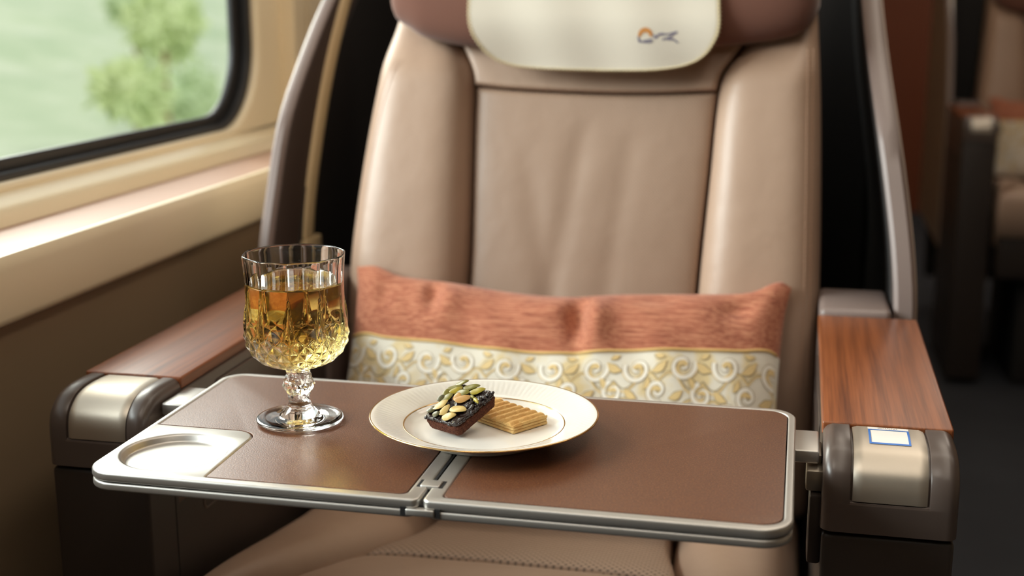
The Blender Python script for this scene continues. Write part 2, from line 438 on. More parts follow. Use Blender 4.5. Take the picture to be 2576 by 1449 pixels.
    hor_panel('seat_side_bolster', lambda y: sr(y)+.0004, lambda y: .0215, .80, 1.30, .016, M['leather'], n=2.8, m=14)
    hor_panel('seat_front_panel', lambda y: -.3763-(1.038-y)*.42, lambda y: sr(y)-.0004, .79, lambda x: fs(max(x, -.3763))-.0004, .001, M['leather'], n=9, m=8, back=.018)
    bm = bmesh.new(); y = .93
    while y < 1.27:
        x = .0135
        q = [(x + .002*math.sin(0), yy, T(yy)-.05+.066*pf((x-(sr(yy)+.0004))/(.0205-sr(yy))*2-1, 2.8)+.0003) for yy in (y, y+.002, y+.0036)]
        tube_bm(bm, q, .0005, 5); y += .0055
    link('seat_stitching', bm_mesh('s', bm), M['stitch'], S); bm = bmesh.new()
    y = .96
    while y < 1.27:
        q = []
        for yy in (y, y+.002, y+.0036):
            x0 = lx(yy); x1 = sl(max(yy, 1.038))-.0004 if yy > 1.038 else -.3767-(1.038-yy)*.42
            x = x0+.010
            q.append((x, yy, T(yy)-.05+.066*pf((x-x0)/(x1-x0)*2-1, 2.8)+.0003))
        tube_bm(bm, q, .0005, 5); y += .0055
    link('seat_stitching', bm_mesh('s', bm), M['stitch'], S)
    box('seat_pan', (-.472, .018, .80, 1.34, .30, .455), M['taupe_dark'], S, .02)
    box('seat_pedestal', (-.40, -.05, .90, 1.36, .0, .31), M['shell_in'], S, .015)
    # --- outer shell: back plate, wings with a pale rim
    wing = smooth_interp([.55, .70, .742, .80, .87, .92, 1.0, 1.1, 1.2], [1.255, 1.272, 1.285, 1.312, 1.350, 1.400, 1.500, 1.66, 1.86])
    def wing_mesh(side, x0, x1, inset, name, depth=None, zt=1.2):
        """strip of shell following the rim curve from z .55 up; x0..x1 thickness"""
        out = []
        nz = 48
        def lean(z): return (0.0 if side < 0 else -.040*sstep(.70, 1.05, z)**.9)
        vs = []; fs = []
        for k in range(nz+1):
            z = lerp(.30, zt, k/nz); y0 = wing(max(z, .55)) + inset
            y1 = (y0 + depth) if depth else max(y0+.12, 1.93)
            for x, y in ((x0, y0+.004), (x0+.004, y0), (x1-.004, y0), (x1, y0+.004), (x1, y1), (x0, y1)):
                vs.append((x+lean(z), y, z))
        for k in range(nz):
            for i in range(6):
                j = (i+1) % 6; fs.append((k*6+i, k*6+j, (k+1)*6+j, (k+1)*6+i))
        fs.append(tuple(range(6))); fs.append(tuple(nz*6+i for i in range(6)))
        return mesh(name, vs, fs)
    for side in (-1, 1):
        xo = SC + side*.3445; xi = SC + side*(.3295 if side < 0 else .3235)
        a, b = min(xo, xi), max(xo, xi)
        link('shell_rim', wing_mesh(side, a, b, 0, 'shell_rim', .008), M['shell_edge'], S)
        xi2 = xi - side*.0006; a, b = min(xo-side*.002, xi2), max(xo-side*.002, xi2)
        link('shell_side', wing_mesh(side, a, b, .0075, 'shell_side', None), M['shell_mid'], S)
        o1, o2 = sorted((xo-side*.0025, xo-side*.0002))
        link('shell_outer', wing_mesh(side, o1, o2, .0077, 'shell_outer', None), M['shell_out'], S)
        # deep black lining
        xl = xi - side*.0016; a, b = min(xl, xi+side*.004), max(xl, xi+side*.004)
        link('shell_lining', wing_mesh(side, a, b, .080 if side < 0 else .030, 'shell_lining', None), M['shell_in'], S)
        a, b = sorted((SC+side*.2525, xo-side*.024))
        box('shell_foot', (a, b, 1.2555, 1.352, .55, .712), M['shell_edge'], S, .006)
        if side > 0: continue
        # cream strip inside the wing
        strip_y = smooth_interp([.70, .766, .83, .90, .96, 1.03, 1.12], [1.366, 1.381, 1.408, 1.447, 1.490, 1.556, 1.68])
        bm = bmesh.new(); pts = []
        for k in range(26):
            z = lerp(.735, 1.12, k/25)
            y0 = strip_y(z)
            pts.append((y0, z))
        vs = []; fs = []
        for (y0, z) in pts:
            ln = -.040*sstep(.70, 1.05, z)**.9 if side > 0 else 0
            for x, y in ((xi+ln, y0), (xi-side*.005+ln, y0+.004), (xi-side*.007+ln, y0+.016), (xi-side*.005+ln, y0+.028), (xi+ln, y0+.034)):
                vs.append((x, y, z))
        n = len(pts)
        for k in range(n-1):
            for i in range(5): fs.append((k*5+i, k*5+(i+1) % 5, (k+1)*5+(i+1) % 5, (k+1)*5+i))
        fs.append(tuple(range(5))); fs.append(tuple((n-1)*5+i for i in range(5)))
        bm.free()
        link('shell_strip', mesh('strip', vs, fs), M['cream2'], S)
        a, b = sorted((xi, xi-side*.009))
        box('strip_end', (a, b, 1.368, 1.418, .700, .734), M['cream2'], S, .003)
    box('shell_back', (SC-.326, SC+.322, 1.78, 1.81, .1, 1.2), M['shell_in'], S, .01)
    # --- armrests: parts with their own pieces
    prof0 = [(.9255, .7046), (.915, .7052), (.902, .7053), (.890, .7043), (.880, .7015), (.872, .6965), (.866, .690), (.8630, .682), (.862, .672), (.862, .660), (.862, .647)]
    for side in (-1, 1):
        if side < 0: xi, xo, p0, p1 = -.4825, -.5675, -.4985, -.5495
        else: xi, xo, p0, p1 = .0275, .1185, .0468, .0985
        x0, x1 = min(xi, xo), max(xi, xo); px0, px1 = min(p0, p1), max(p0, p1)
        A = box('armrest', (x0+.001, x1-.001, .912, 1.256, .60, .6945), M['taupe'], S, .002)
        # rounded nose: profile swept across, with a sunken well for the metal plate
        fy = smooth_interp(list(range(11)), [p[0] for p in prof0]); fz = smooth_interp(list(range(11)), [p[1] for p in prof0])
        xs = []
        R = .008
        for k in range(9): a = PI/2*k/8; xs.append((x0 + R*(1-math.cos(a)), R*(1-math.sin(a))))
        ed = .0007
        xs += [(px0-.0012, 0), (px0-.0006, .0004), (px0-.0003, .0028)]
        xs += [(lerp(px0, px1, k/10), .0028) for k in range(1, 10)]
        xs += [(px1+.0003, .0028), (px1+.0006, .0004), (px1+.0012, 0)]
        for k in range(8, -1, -1): a = PI/2*k/8; xs.append((x1 - R*(1-math.cos(a)), R*(1-math.sin(a))))
        NT_ = 88; vs = []; fs = []; w = len(xs)
        t_end = 8.3
        tt = [10*k/NT_ for k in range(NT_+1)] ; tt = sorted(tt + [t_end-.03, t_end, t_end+.06])
        for s in tt:
            y, z = fy(s), fz(s); e = .01
            dy, dz = fy(s+e)-fy(s-e), fz(s+e)-fz(s-e); l = math.hypot(dy, dz); ny, nz = dz/l, -dy/l   # points inward
            if ny*1 + nz*(-1) < 0: ny, nz = -ny, -nz
            for (x, off) in xs:
                o = off
                if .0002 < off < .0029 and px0-.001 < x < px1+.001:
                    if s > t_end: o = 0
                    elif s > t_end-.04: o = min(off, .0004)
                vs.append((x, y + ny*o, z + nz*o))
        nr = len(tt)
        for j in range(nr-1):
            for i in range(w-1): fs.append((j*w+i, j*w+i+1, (j+1)*w+i+1, (j+1)*w+i))
        base = len(vs)   # close the nose on the inside
        for j in range(nr):
            for i in (0, w-1):
                vs.append((xs[i][0], .9255, max(vs[j*w+i][2], .6455)))
        for j in range(nr-1):
            fs.append((j*w, (j+1)*w, base+(j+1)*2, base+j*2)); fs.append((j*w+w-1, (j+1)*w+w-1, base+(j+1)*2+1, base+j*2+1))
        link('end_cap', mesh('end_cap', vs, fs), M['taupe'], A)
        # metal plate in the well
        vs = []; fs = []; m = 14
        for k in range(61):
            s = lerp(.12, t_end-.14, k/60); y, z = fy(s), fz(s); e = .01
            dy, dz = fy(s+e)-fy(s-e), fz(s+e)-fz(s-e); l = math.hypot(dy, dz); ny, nz = dz/l, -dy/l
            if ny - nz < 0: ny, nz = -ny, -nz
            for i in range(m+1):
                x = lerp(px0+.0010, px1-.0010, i/m); o = .0004 + (.0012 if i in (0, m) else 0)
                vs.append((x, y+ny*o, z+nz*o))
        for j in range(60):
            for i in range(m): fs.append((j*(m+1)+i, j*(m+1)+i+1, (j+1)*(m+1)+i+1, (j+1)*(m+1)+i))
        link('metal_plate', mesh('metal_plate', vs, fs), M['metal2'], A)
        # wooden top with square-ish side faces
        W = box('wood_top', (x0-.0006, x1+.0006, .9262, 1.2552, .6952, .7055), M['wood'], A, .0018, 4)
        # inner side cover and its embossed lid
        ix0, ix1 = (xi-.004, xi-.0002) if side < 0 else (xi+.0002, xi+.004)
        lid = [(.99, .640, .006), (1.19, .640, .006), (1.19, .684, .006), (.99, .684, .006)]
        o_ = round_poly(lid); h_ = round_poly([(.9925, .6425, .005), (1.1875, .6425, .005), (1.1875, .6815, .005), (.9925, .6815, .005)])
        xx = xi if side < 0 else xi-.0012
        link('side_lid', plate_mesh('side_lid', o_, [h_], xx, xx+.0012, .0004, YZ, 1), M['taupe'], A)
        box('armrest_body', (x0+.0012, x1-.0012, .8645, 1.29, .02, .6445), M['taupe_dark'], A, .004)
        link('door_outline', plate_mesh('door_outline', round_poly([(.957, .5765, .008), (1.07, .5765, .008), (1.07, .64, .008), (.957, .64, .008)]),
             [round_poly([(.9585, .578, .007), (1.0685, .578, .007), (1.0685, .6385, .007), (.9585, .6385, .007)])], (xi-.0018 if side < 0 else xi+.0006), (xi-.0006 if side < 0 else xi+.0018), .0004, YZ, 1), M['taupe'], A)
        if side > 0:
            boxes('table_mount', [(.0165, .0292, .880, .905, .668, .6835)], M['metal_dark'], A, .002)
            boxes('mount_cover', [(.0195, .0292, .876, .91, .615, .667)], M['taupe_dark'], A, .0025)
            boxes('slot', [(.056, .096, .8638, .866, .600, .613)], M['black'], A, .0005)
        else:
            boxes('panel_seam', [(xi-.0018, xi-.0009, .907, .9085, .02, .644)], M['black'], A, 0)
            boxes('table_mount', [(-.4845, -.4735, .880, .905, .668, .6835)], M['metal_dark'], A, .002)
    return S

seat = build_seat()
tag(seat, 'large tan leather train seat with wooden armrests, in the centre behind the tray', 'seat', 'train seats')

# ------------------------------------------------------------------ headrest cover
def build_cover(parent_loc):
    zs = [.9322, .9326, .9334, .9358, .9441, .9624, .9789, 1.0038, 1.14]
    xl = smooth_interp(zs, [-.215, -.247, -.272, -.2987, -.3211, -.3389, -.3461, -.3484, -.350])
    xr = smooth_interp([.9322, .9326, .9338, .9383, .9483, .9662, .9801, 1.004, 1.14], [-.205, -.172, -.147, -.119, -.0993, -.0871, -.0843, -.0857, -.085])
    C_ = empty('headrest_cover', (SC, 1.38, 1.0), 'cream stitched cloth with a small emblem hanging over the brown headrest of the nearest seat', 'headrest cover', 'headrest covers')
    def S(x, z):
        return L(z) - .0600*sstep(.90, .99, z) - .0300*(1-sstep(.90, .99, z)) - .003*math.sin((x+.22)*18)*sstep(1.0, .93, z) - .0012*math.sin(x*70+z*20)
    def rows():
        r = [.9322+.0012*k**1.5/3 for k in range(14)]
        while r[-1] < 1.14: r.append(r[-1]+.006)
        return r
    R_ = rows(); nu = 60; vs = []; fs = []
    for z in R_:
        for i in range(nu+1):
            x = lerp(xl(z), xr(z), i/nu); vs.append((x, S(x, z), z))
    w = nu+1
    n = len(vs)
    for v in vs[:]: vs.append((v[0], v[1]+.0014, v[2]))
    for j in range(len(R_)-1):
        for i in range(nu):
            a = (j*w+i, j*w+i+1, (j+1)*w+i+1, (j+1)*w+i); fs.append(a); fs.append(tuple(k+n for k in a[::-1]))
    ring = [i for i in range(w)] + [j*w+nu for j in range(1, len(R_))] + [(len(R_)-1)*w+i for i in range(nu-1, -1, -1)] + [j*w for j in range(len(R_)-2, 0, -1)]
    for k in range(len(ring)): a, b = ring[k], ring[(k+1) % len(ring)]; fs.append((a, b, b+n, a+n))
    link('cloth', mesh('cloth', vs, fs), M['cloth'], C_, 'all')
    # overlocked hem made of short stitches round the free edge
    edge = [(xl(z), z) for z in [1.08-.003*k for k in range(45)] if z > .936] + [(interp(z, [0, 1], [0, 0]), z) for z in []]
    pl = []
    for k in range(200):
        z = 1.08 - (1.08-.9322)*(k/199); pl.append((xl(z), z))
    pr = []
    for k in range(200):
        z = .9322 + (1.08-.9322)*(k/199); pr.append((xr(z), z))
    path = pl + pr
    # resample
    out = [path[0]]; acc = 0; step = .0040
    for p, q in zip(path, path[1:]):
        d = math.hypot(q[0]-p[0], q[1]-p[1])
        while acc + d >= step and d > 1e-9:
            t_ = (step-acc)/d; p = (lerp(p[0], q[0], t_), lerp(p[1], q[1], t_)); out.append(p); d = math.hypot(q[0]-p[0], q[1]-p[1]); acc = 0
        acc += d
    bm = bmesh.new()
    for k in range(1, len(out)-1):
        p = out[k]; tx, tz = out[k+1][0]-out[k-1][0], out[k+1][1]-out[k-1][1]; l = math.hypot(tx, tz)
        nx, nz = -tz/l, tx/l
        a = (p[0]-nx*.0016, p[1]-nz*.0016); b = (p[0]+nx*.0016, p[1]+nz*.0016)
        m_ = S(p[0], p[1])
        tube_bm(bm, [(a[0], m_+.0007, a[1]), (p[0], m_-.0006, p[1]), (b[0], m_+.0007, b[1])], [.0008, .0016, .0008], 6)
    link('hem_stitching', bm_mesh('hem', bm), M['hem'], C_)
    # emblem: orange arch over grey-blue strokes
    def strip(bm, pts, w):
        vs = []
        for k, (x, z) in enumerate(pts):
            a = pts[max(k-1, 0)]; b = pts[min(k+1, len(pts)-1)]; tx, tz = b[0]-a[0], b[1]-a[1]; l = math.hypot(tx, tz) or 1
            nx, nz = -tz/l, tx/l; ww = w if not callable(w) else w(k/(len(pts)-1))
            vs.append((bm.verts.new((x+nx*ww, S(x+nx*ww, z+nz*ww)-.0004, z+nz*ww)), bm.verts.new((x-nx*ww, S(x-nx*ww, z-nz*ww)-.0004, z-nz*ww))))
        for (a, b), (c, d) in zip(vs, vs[1:]): bm.faces.new((a, b, d, c))
    X = lambda cx: -.1688 + (cx-640)/1240*.0443       # emblem frame
    Z = lambda cy: .9770 - (cy-420)/480*.0165
    bm = bmesh.new(); strip(bm, [(X(905+165*math.cos(a)), Z(690-185*math.sin(a))) for a in [lerp(PI*1.03, -.03, k/16) for k in range(17)]], lambda t: .0013+.0012*math.sin(PI*t))
    link('emblem_arch', bm_mesh('arch', bm), m_simple('orange_print', srgb(196, 132, 66), .8), C_)
    bm = bmesh.new()
    for st in ([(700, 700), (740, 860), (800, 830)], [(720, 780), (800, 860), (1000, 800), (1130, 790)], [(840, 860), (1000, 870), (1120, 850)],
               [(1120, 660), (1240, 700), (1340, 610), (1460, 620)], [(1250, 640), (1400, 640), (1600, 620), (1800, 560)], [(1160, 740), (1260, 720)],
               [(1400, 790), (1560, 740), (1700, 640), (1820, 560)], [(1420, 760), (1600, 780), (1720, 780), (1850, 880)], [(1500, 740), (1700, 760)]):
        pts = []
        for (a, b) in zip(st, st[1:]):
            for k in range(5): pts.append((X(lerp(a[0], b[0], k/5)), Z(lerp(a[1], b[1], k/5))))
        pts.append((X(st[-1][0]), Z(st[-1][1]))); strip(bm, pts, .00075)
    link('emblem_lettering', bm_mesh('letters', bm), m_simple('slate_blue_print', srgb(112, 106, 128), .8), C_)
    return C_
cover = build_cover(None)

# ------------------------------------------------------------------ lumbar pillow
def build_pillow():
    P_ = empty('pillow', (-.2285, 1.22, .51), 'long terracotta and cream brocade pillow leaning on the nearest seat, right behind the tray', 'pillow', 'seat pillows')
    Bm = Vector((-.2285, 1.170, .522)); Tm = Vector((-.2285, 1.283, .712))
    up = (Tm-Bm); H = up.length; up.normalize(); rt = Vector((1, 0, 0)); nrm = rt.cross(up); 
    if nrm.y > 0: nrm = -nrm            # towards the viewer
    topz = smooth_interp([-1, -.9, -.78, -.55, -.2, .02, .3, .6, .82, .95, 1], [.015, .016, .006, .001, -.008, -.009, -.003, .001, .006, .019, .014])
    def mid(u, v):
        pinch = 1 - .030*(1-(2*v-1)**2) + .010*sstep(.85, 1, v)
        x = u*.2265*pinch
        y = v*H + topz(u)*sstep(.3, 1, v) - .012*(1-u*u)*0 - .006*(1-v)*(1-u*u)
        return Bm + rt*x + up*y
    def wr(u, v):
        d = 0
        d -= .010*math.exp(-(((u-.085-(1-v)*.10)/.045)**2)) * math.exp(-((v-.84)/.13)**2)
        d += .006*math.exp(-(((u-.17-(1-v)*.10)/.06)**2)) * math.exp(-((v-.86)/.14)**2)
        d += .005*math.exp(-(((u+.01)/.08)**2)) * math.exp(-((v-.92)/.08)**2)
        d -= .008*math.exp(-(((u+.60-(1-v)*.1)/.04)**2)) * math.exp(-((v-.90)/.08)**2)
        d += .004*math.exp(-(((u+.50)/.06)**2)) * math.exp(-((v-.90)/.1)**2)
        d -= .006*math.exp(-(((u-.80)/.07)**2)) * math.exp(-((v-.90+.1*(u-.8))/.05)**2)
        d -= .005*math.exp(-(((u+.84)/.05)**2)) * math.exp(-((v-.86)/.07)**2)
        d -= .003*math.exp(-(((u-.42)/.10)**2)) * math.exp(-((v-.95)/.04)**2)
        d += .0012*math.sin(u*21+v*5)*math.sin(v*9+u*4)
        return d*1.7
    def front(u, v, off=0):
        t_ = .052*(max(0, 1-abs(u)**3.0)**.55)*(max(0, 1-abs(2*v-1)**2.6)**.55)
        e = (1-abs(u)**8)*(1-abs(2*v-1)**8)
        return mid(u, v) + nrm*(t_ + wr(u, v)*e + off)
    def backf(u, v):
        t_ = .030*(max(0, 1-abs(u)**3.0)**.55)*(max(0, 1-abs(2*v-1)**2.6)**.55)
        return mid(u, v) - nrm*t_
    VS = lambda u: .655 + .008*math.exp(-((u+1)/.5)**2) + .040*sstep(-.1, .8, u) - .012*sstep(.8, 1, u)      # seam height
    def samp(t_): s = 2*t_-1; return math.sin(s*PI/2)*.5+s*.5
    NU, NV = 150, 60
    def part(name, f, v0, v1, mat, nv):
        vs = []; fs = []
        for j in range(nv+1):
            for i in range(NU+1):
                u = samp(i/NU); a = v0(u); b = v1(u); q = j/nv
                vs.append(f(u, lerp(a, b, q)))
        w = NU+1
        for j in range(nv):
            for i in range(NU): fs.append((j*w+i, j*w+i+1, (j+1)*w+i+1, (j+1)*w+i))
        me = bpy.data.meshes.new(name); me.from_pydata([tuple(v) for v in vs], [], fs); me.update()
        return link(name, me, mat, P_, 'all')
    part('terracotta_cover', lambda u, v: front(u, v) if v <= 1 else backf(u, 2-v), VS, lambda u: 2-.0, M['terracotta'], 110)
    br = part('brocade_band', front, lambda u: 0, VS, M['brocade'], 60)
    bm = bmesh.new()
    tube_bm(bm, [front(lerp(-.985, .985, k/120), VS(lerp(-.985, .985, k/120)), .0004) for k in range(121)], .0017, 8)
    link('gold_piping', bm_mesh('piping', bm), M['piping'], P_, 'all')
    # scrollwork embroidered on the band
    gold = bmesh.new(); grey = bmesh.new(); white = bmesh.new()
    def ribbon(bm, pts, w, off):
        vs = []
        n = len(pts)
        for k, (a, b) in enumerate(pts):
            p0 = pts[max(k-1, 0)]; p1 = pts[min(k+1, n-1)]; tx, ty = p1[0]-p0[0], p1[1]-p0[1]; l = math.hypot(tx, ty) or 1
            nx, ny = -ty/l, tx/l; ww = w(k/(n-1)) if callable(w) else w
            for s in (1, -1):
                x, y = a+nx*ww*s, b+ny*ww*s
                u = x/.2265; y = y + ((VS(clamp(u, -1, 1))-.655)*H + .0045)*clamp(y/.12, 0, 1.2); v = y/H
                if not (-.985 < u < .985 and .03 < v < VS(u)-.02): u = clamp(u, -.985, .985); v = clamp(v, .03, VS(u)-.02)
                vs.append(bm.verts.new(front(u, v, off)))
        for k in range(n-1):
            try: bm.faces.new((vs[2*k], vs[2*k+1], vs[2*k+3], vs[2*k+2]))
            except ValueError: pass
    def spiral(cx, cy, r, turns, a0, dirn):
        pts = []
        n = int(34*turns)
        for k in range(n+1):
            q = k/n; rr = r*(1-q*.86); a = a0 + dirn*q*turns*2*PI
            pts.append((cx+rr*math.cos(a), cy+rr*math.sin(a)))
        return pts
    def scroll(cx, cy, r, a0, dirn, leaf=True):
        s = spiral(cx, cy, r, 1.35, a0, dirn)
        ribbon(grey, s, lambda q: .0030*(1-q*.5), .0004); ribbon(white, s, lambda q: .0021*(1-q*.5), .0007)
        s2 = spiral(cx, cy, r*1.22, .55, a0+dirn*.3, dirn); ribbon(gold, s2, lambda q: .0022*math.sin(PI*clamp(q, .02, .98)), .0005)
        ribbon(gold, [(cx+r*.25*math.cos(a), cy+r*.25*math.sin(a)) for a in [2*PI*k/10 for k in range(6)]], r*.16, .0009)
    def leaf(cx, cy, l, a, w):
        pts = [(cx+(q-.5)*l*math.cos(a)+.12*l*math.sin(PI*q)*math.sin(a), cy+(q-.5)*l*math.sin(a)-.12*l*math.sin(PI*q)*math.cos(a)) for q in [k/10 for k in range(11)]]
        ribbon(grey, pts, lambda q: w*1.2*math.sin(PI*clamp(q, .03, .97))+.0004, .0004); ribbon(gold, pts, lambda q: w*math.sin(PI*clamp(q, .04, .96)), .0008)
    rnd = random.Random(3)
    for k in range(11):
        x = -.215 + k*.0435; o = k % 2; jx = rnd.uniform(-.003, .003); jy = rnd.uniform(-.002, .002)
        scroll(x+jx, .1225+jy, .0130, PI*.9 if o else PI*.1, 1 if o else -1)
        scroll(x+.0215, .1000-jy, .0105, -PI*.4 if o else PI*.6, -1 if o else 1)
        scroll(x+.003, .0760+jy, .0130, PI*.4, 1 if o else -1)
        scroll(x+.024, .0560, .0110, PI*.2, -1 if o else 1)
        leaf(x+.0215, .1235, .017, .6 if o else -.5, .0036); leaf(x-.004, .0985, .015, -.6 if o else .5, .0032)
        leaf(x+.010, .1080, .012, 1.2 if o else 2.0, .0026); leaf(x+.026, .0800, .015, .2, .0034)
        leaf(x+.0215, .1345, .012, -.4 if o else .7, .0026); leaf(x+.004, .060, .015, .9, .003)
        ribbon(grey, [(x-.022+.044*q, .1110+.008*math.sin(2*PI*q+(PI if o else 0))) for q in [j_/16 for j_ in range(17)]], .0006, .0005)
        ribbon(gold, [(x-.022+.044*q, .1090+.009*math.sin(2*PI*q+(PI if o else 0))) for q in [j_/16 for j_ in range(17)]], .0008, .0005)
        ribbon(grey, [(x-.022+.044*q, .0870+.008*math.sin(2*PI*q+(0 if o else PI))) for q in [j_/16 for j_ in range(17)]], .0007, .0005)
        ribbon(gold, [(x-.022+.044*q, .0850+.009*math.sin(2*PI*q+(0 if o else PI))) for q in [j_/16 for j_ in range(17)]], .0009, .0005)
    for nm, b_, mt in (('gold_scrollwork', gold, 'embroid_gold'), ('outline_scrollwork', grey, 'embroid_grey'), ('white_scrollwork', white, 'embroid_white')):
        me = bpy.data.meshes.new(nm); b_.to_mesh(me); b_.free(); o = link(nm, me, M[mt], br, 'all')
    return P_
pillow = build_pillow()

# ------------------------------------------------------------------ tray table
def build_tray():
    T_ = empty('tray_table', (SC, .85, .69), 'folding tray table, brown speckled top in a silver metal frame, spanning both armrests', 'tray table')
    HX = -.2215
    leafL = [(-.4512, .9600, .015), (-.2335, .9600, .003), (-.2335, .7387, .005), (-.3705, .7387, .0015), (-.3722, .8302, .016), (-.4512, .8302, .0012)]
    leafR = [(-.2088, .9600, .003), (.0018, .9600, .015), (.0018, .7387, .014), (-.2088, .7387, .004)]
    def grow(pts, d):
        cx = sum(p[0] for p in pts)/len(pts); out = []
        n = len(pts); o = []
        area = sum(pts[i-1][0]*pts[i][1]-pts[i][0]*pts[i-1][1] for i in range(n))
        sg = 1 if area > 0 else -1
        for i in range(n):
            p0 = Vector(pts[i-1][:2]); p1 = Vector(pts[i][:2]); p2 = Vector(pts[(i+1) % n][:2])
            e1 = (p1-p0).normalized(); e2 = (p2-p1).normalized(); n1 = Vector((e1.y, -e1.x))*sg; n2 = Vector((e2.y, -e2.x))*sg
            q = p1 + (n1+n2)*d/(1+n1.dot(n2)); o.append((q.x, q.y, max(pts[i][2], .0008)))
        return o
    outL = [(-.4572, .9660, .020), (HX-.0012, .9660, .003), (HX-.0012, .7300, .005), (-.4572, .7300, .020)]
    outR = [(HX+.0012, .9660, .003), (.0082, .9660, .020), (.0082, .7300, .020), (HX+.0012, .7300, .005)]
    cup = circle_pts(-.4133, .7785, .0363)
    L1 = link('table_leaf', plate_mesh('leaf', round_poly(outL), [round_poly(grow(leafL, .0005)), cup], .6935, .7000, .0018), M['metal'], T_)
    R1 = link('table_leaf', plate_mesh('leaf', round_poly(outR), [round_poly(grow(leafR, .0005))], .6935, .7000, .0018), M['metal'], T_)
    link('inlay', plate_mesh('inlay', round_poly(leafL), [], .6960, .6998, .0003), M['traytop'], L1)
    link('inlay', plate_mesh('inlay', round_poly(leafR), [], .6960, .6998, .0003), M['traytop'], R1)
    prof = [(.0368, -.0002), (.0362, -.0006), (.0356, -.0014), (.0344, -.0040), (.0338, -.0050), (.0328, -.0054), (.0310, -.0055), (.015, -.0055), (0, -.0055)]
    link('cup_recess', lathe('cup', prof, 96, -.4133, .7785, .6999), M['metal'], L1, 'all')
    core = [(-.4545, .9635, .018), (-.2240, .9635, .003), (-.2240, .7330, .004), (-.4545, .7330, .018)]
    link('leaf_gap', plate_mesh('g', round_poly(core), [], .6900, .6932, .0002), M['black'], L1)
    core = [(-.2190, .9635, .003), (.0055, .9635, .018), (.0055, .7330, .018), (-.2190, .7330, .004)]
    link('leaf_gap', plate_mesh('g', round_poly(core), [], .6900, .6932, .0002), M['black'], R1)
    lo = [(-.4570, .9658, .020), (-.2260, .9658, .003), (-.2260, .7302, .005), (-.4570, .7302, .020)]
    link('lower_leaf', plate_mesh('lower', round_poly(lo), [], .6872, .6928, .0016), M['metal'], T_)
    lo = [(-.2170, .9658, .003), (.0080, .9658, .020), (.0080, .7302, .020), (-.2170, .7302, .005)]
    link('lower_leaf', plate_mesh('lower', round_poly(lo), [], .6872, .6928, .0016), M['metal'], T_)
    # centre hinge
    box('hinge_rail', (-.2232, -.2198, .7335, .9640, .6880, .6950), M['black'], T_, .0004)
    Hn = box('hinge_clip', (-.2280, -.2150, .7520, .7632, .6975, .70110), M['metal'], T_, .0011, 4)
    boxes('hinge_slot', [(-.2302, -.2276, .7516, .7640, .6990, .70012), (-.2154, -.2128, .7516, .7640, .6990, .70012), (-.2221, -.2207, .7640, .9600, .6990, .69985)], M['black'], Hn, 0)
    Hf = box('hinge_link', (-.2310, -.2120, .7288, .7380, .6890, .6938), M['metal'], T_, .001, 3)
    boxes('hinge_slot', [(-.2345, -.2312, .7296, .7380, .6888, .6945), (-.2118, -.2085, .7296, .7380, .6888, .6945)], M['black'], Hf, 0)
    # arms that carry the table
    box('support_bracket', (.0070, .0250, .8880, .9330, .6858, .6955), M['metal'], T_, .0014, 3)
    box('support_bracket', (-.4805, -.4560, .8880, .9330, .6858, .6955), M['metal'], T_, .0014, 3)
    boxes('bracket_pin', [(.0240, .0272, .895, .925, .676, .690)], M['metal_dark'], T_, .001)
    return T_
tray = build_tray()

# ------------------------------------------------------------------ sticker on the right armrest
stk = empty('sticker', (.0728, .905, .7054), 'small white sticker with a blue border on the right armrest end plate', 'sticker')
def on_cap(y):   # height of the armrest plate over y
    return interp(y, [.88, .890, .902, .915, .926], [.7015, .7043, .7053, .7052, .7046]) - .0003
def cap_patch(name, pts_grid, off, mat, parent):
    x0, x1, y0, y1 = pts_grid
    me = grid_mesh(name, lambda a, b: (lerp(x0, x1, a), lerp(y0, y1, b), on_cap(lerp(y0, y1, b))+off), 4, 10)
    return link(name, me, mat, parent, 'all')
white = m_simple('sticker_white', srgb(238, 230, 222), .35); blue = m_simple('sticker_blue', srgb(38, 108, 190), .35)
ink = m_simple('sticker_ink', srgb(120, 105, 95), .5)
cap_patch('sticker_sheet', (.0586, .0868, .8885, .9225), .0002, white, stk)
bm = bmesh.new()
for (a, b, c_, d) in ((.0586, .0868, .8885, .8905), (.0586, .0868, .9150, .9168), (.0586, .0601, .8885, .9168), (.0853, .0868, .8885, .9168)):
    n = 10; r0 = []; 
    for k in range(n+1):
        y = lerp(c_, d, k/n); r0.append((bm.verts.new((a, y, on_cap(y)+.0004)), bm.verts.new((b, y, on_cap(y)+.0004))))
    for (p, q), (r_, s) in zip(r0, r0[1:]): bm.faces.new((p, q, s, r_))
link('sticker_border', bm_mesh('b', bm), blue, stk)
bm = bmesh.new()
for k, (x, w_) in enumerate(((.0655, .0030), (.0690, .0008), (.0705, .0012), (.0722, .0008), (.0735, .0005), (.0748, .0006), (.0765, .0012), (.0782, .0008))):
    y = .9196 + (.0004 if k % 2 else -.0003)
    tube_bm(bm, [(x, y, on_cap(y)+.0004), (x+w_*.5, y+.0004, on_cap(y)+.0004), (x+w_, y-.0002, on_cap(y)+.0004)], .00014, 4)
link('sticker_lettering', bm_mesh('t', bm), ink, stk)

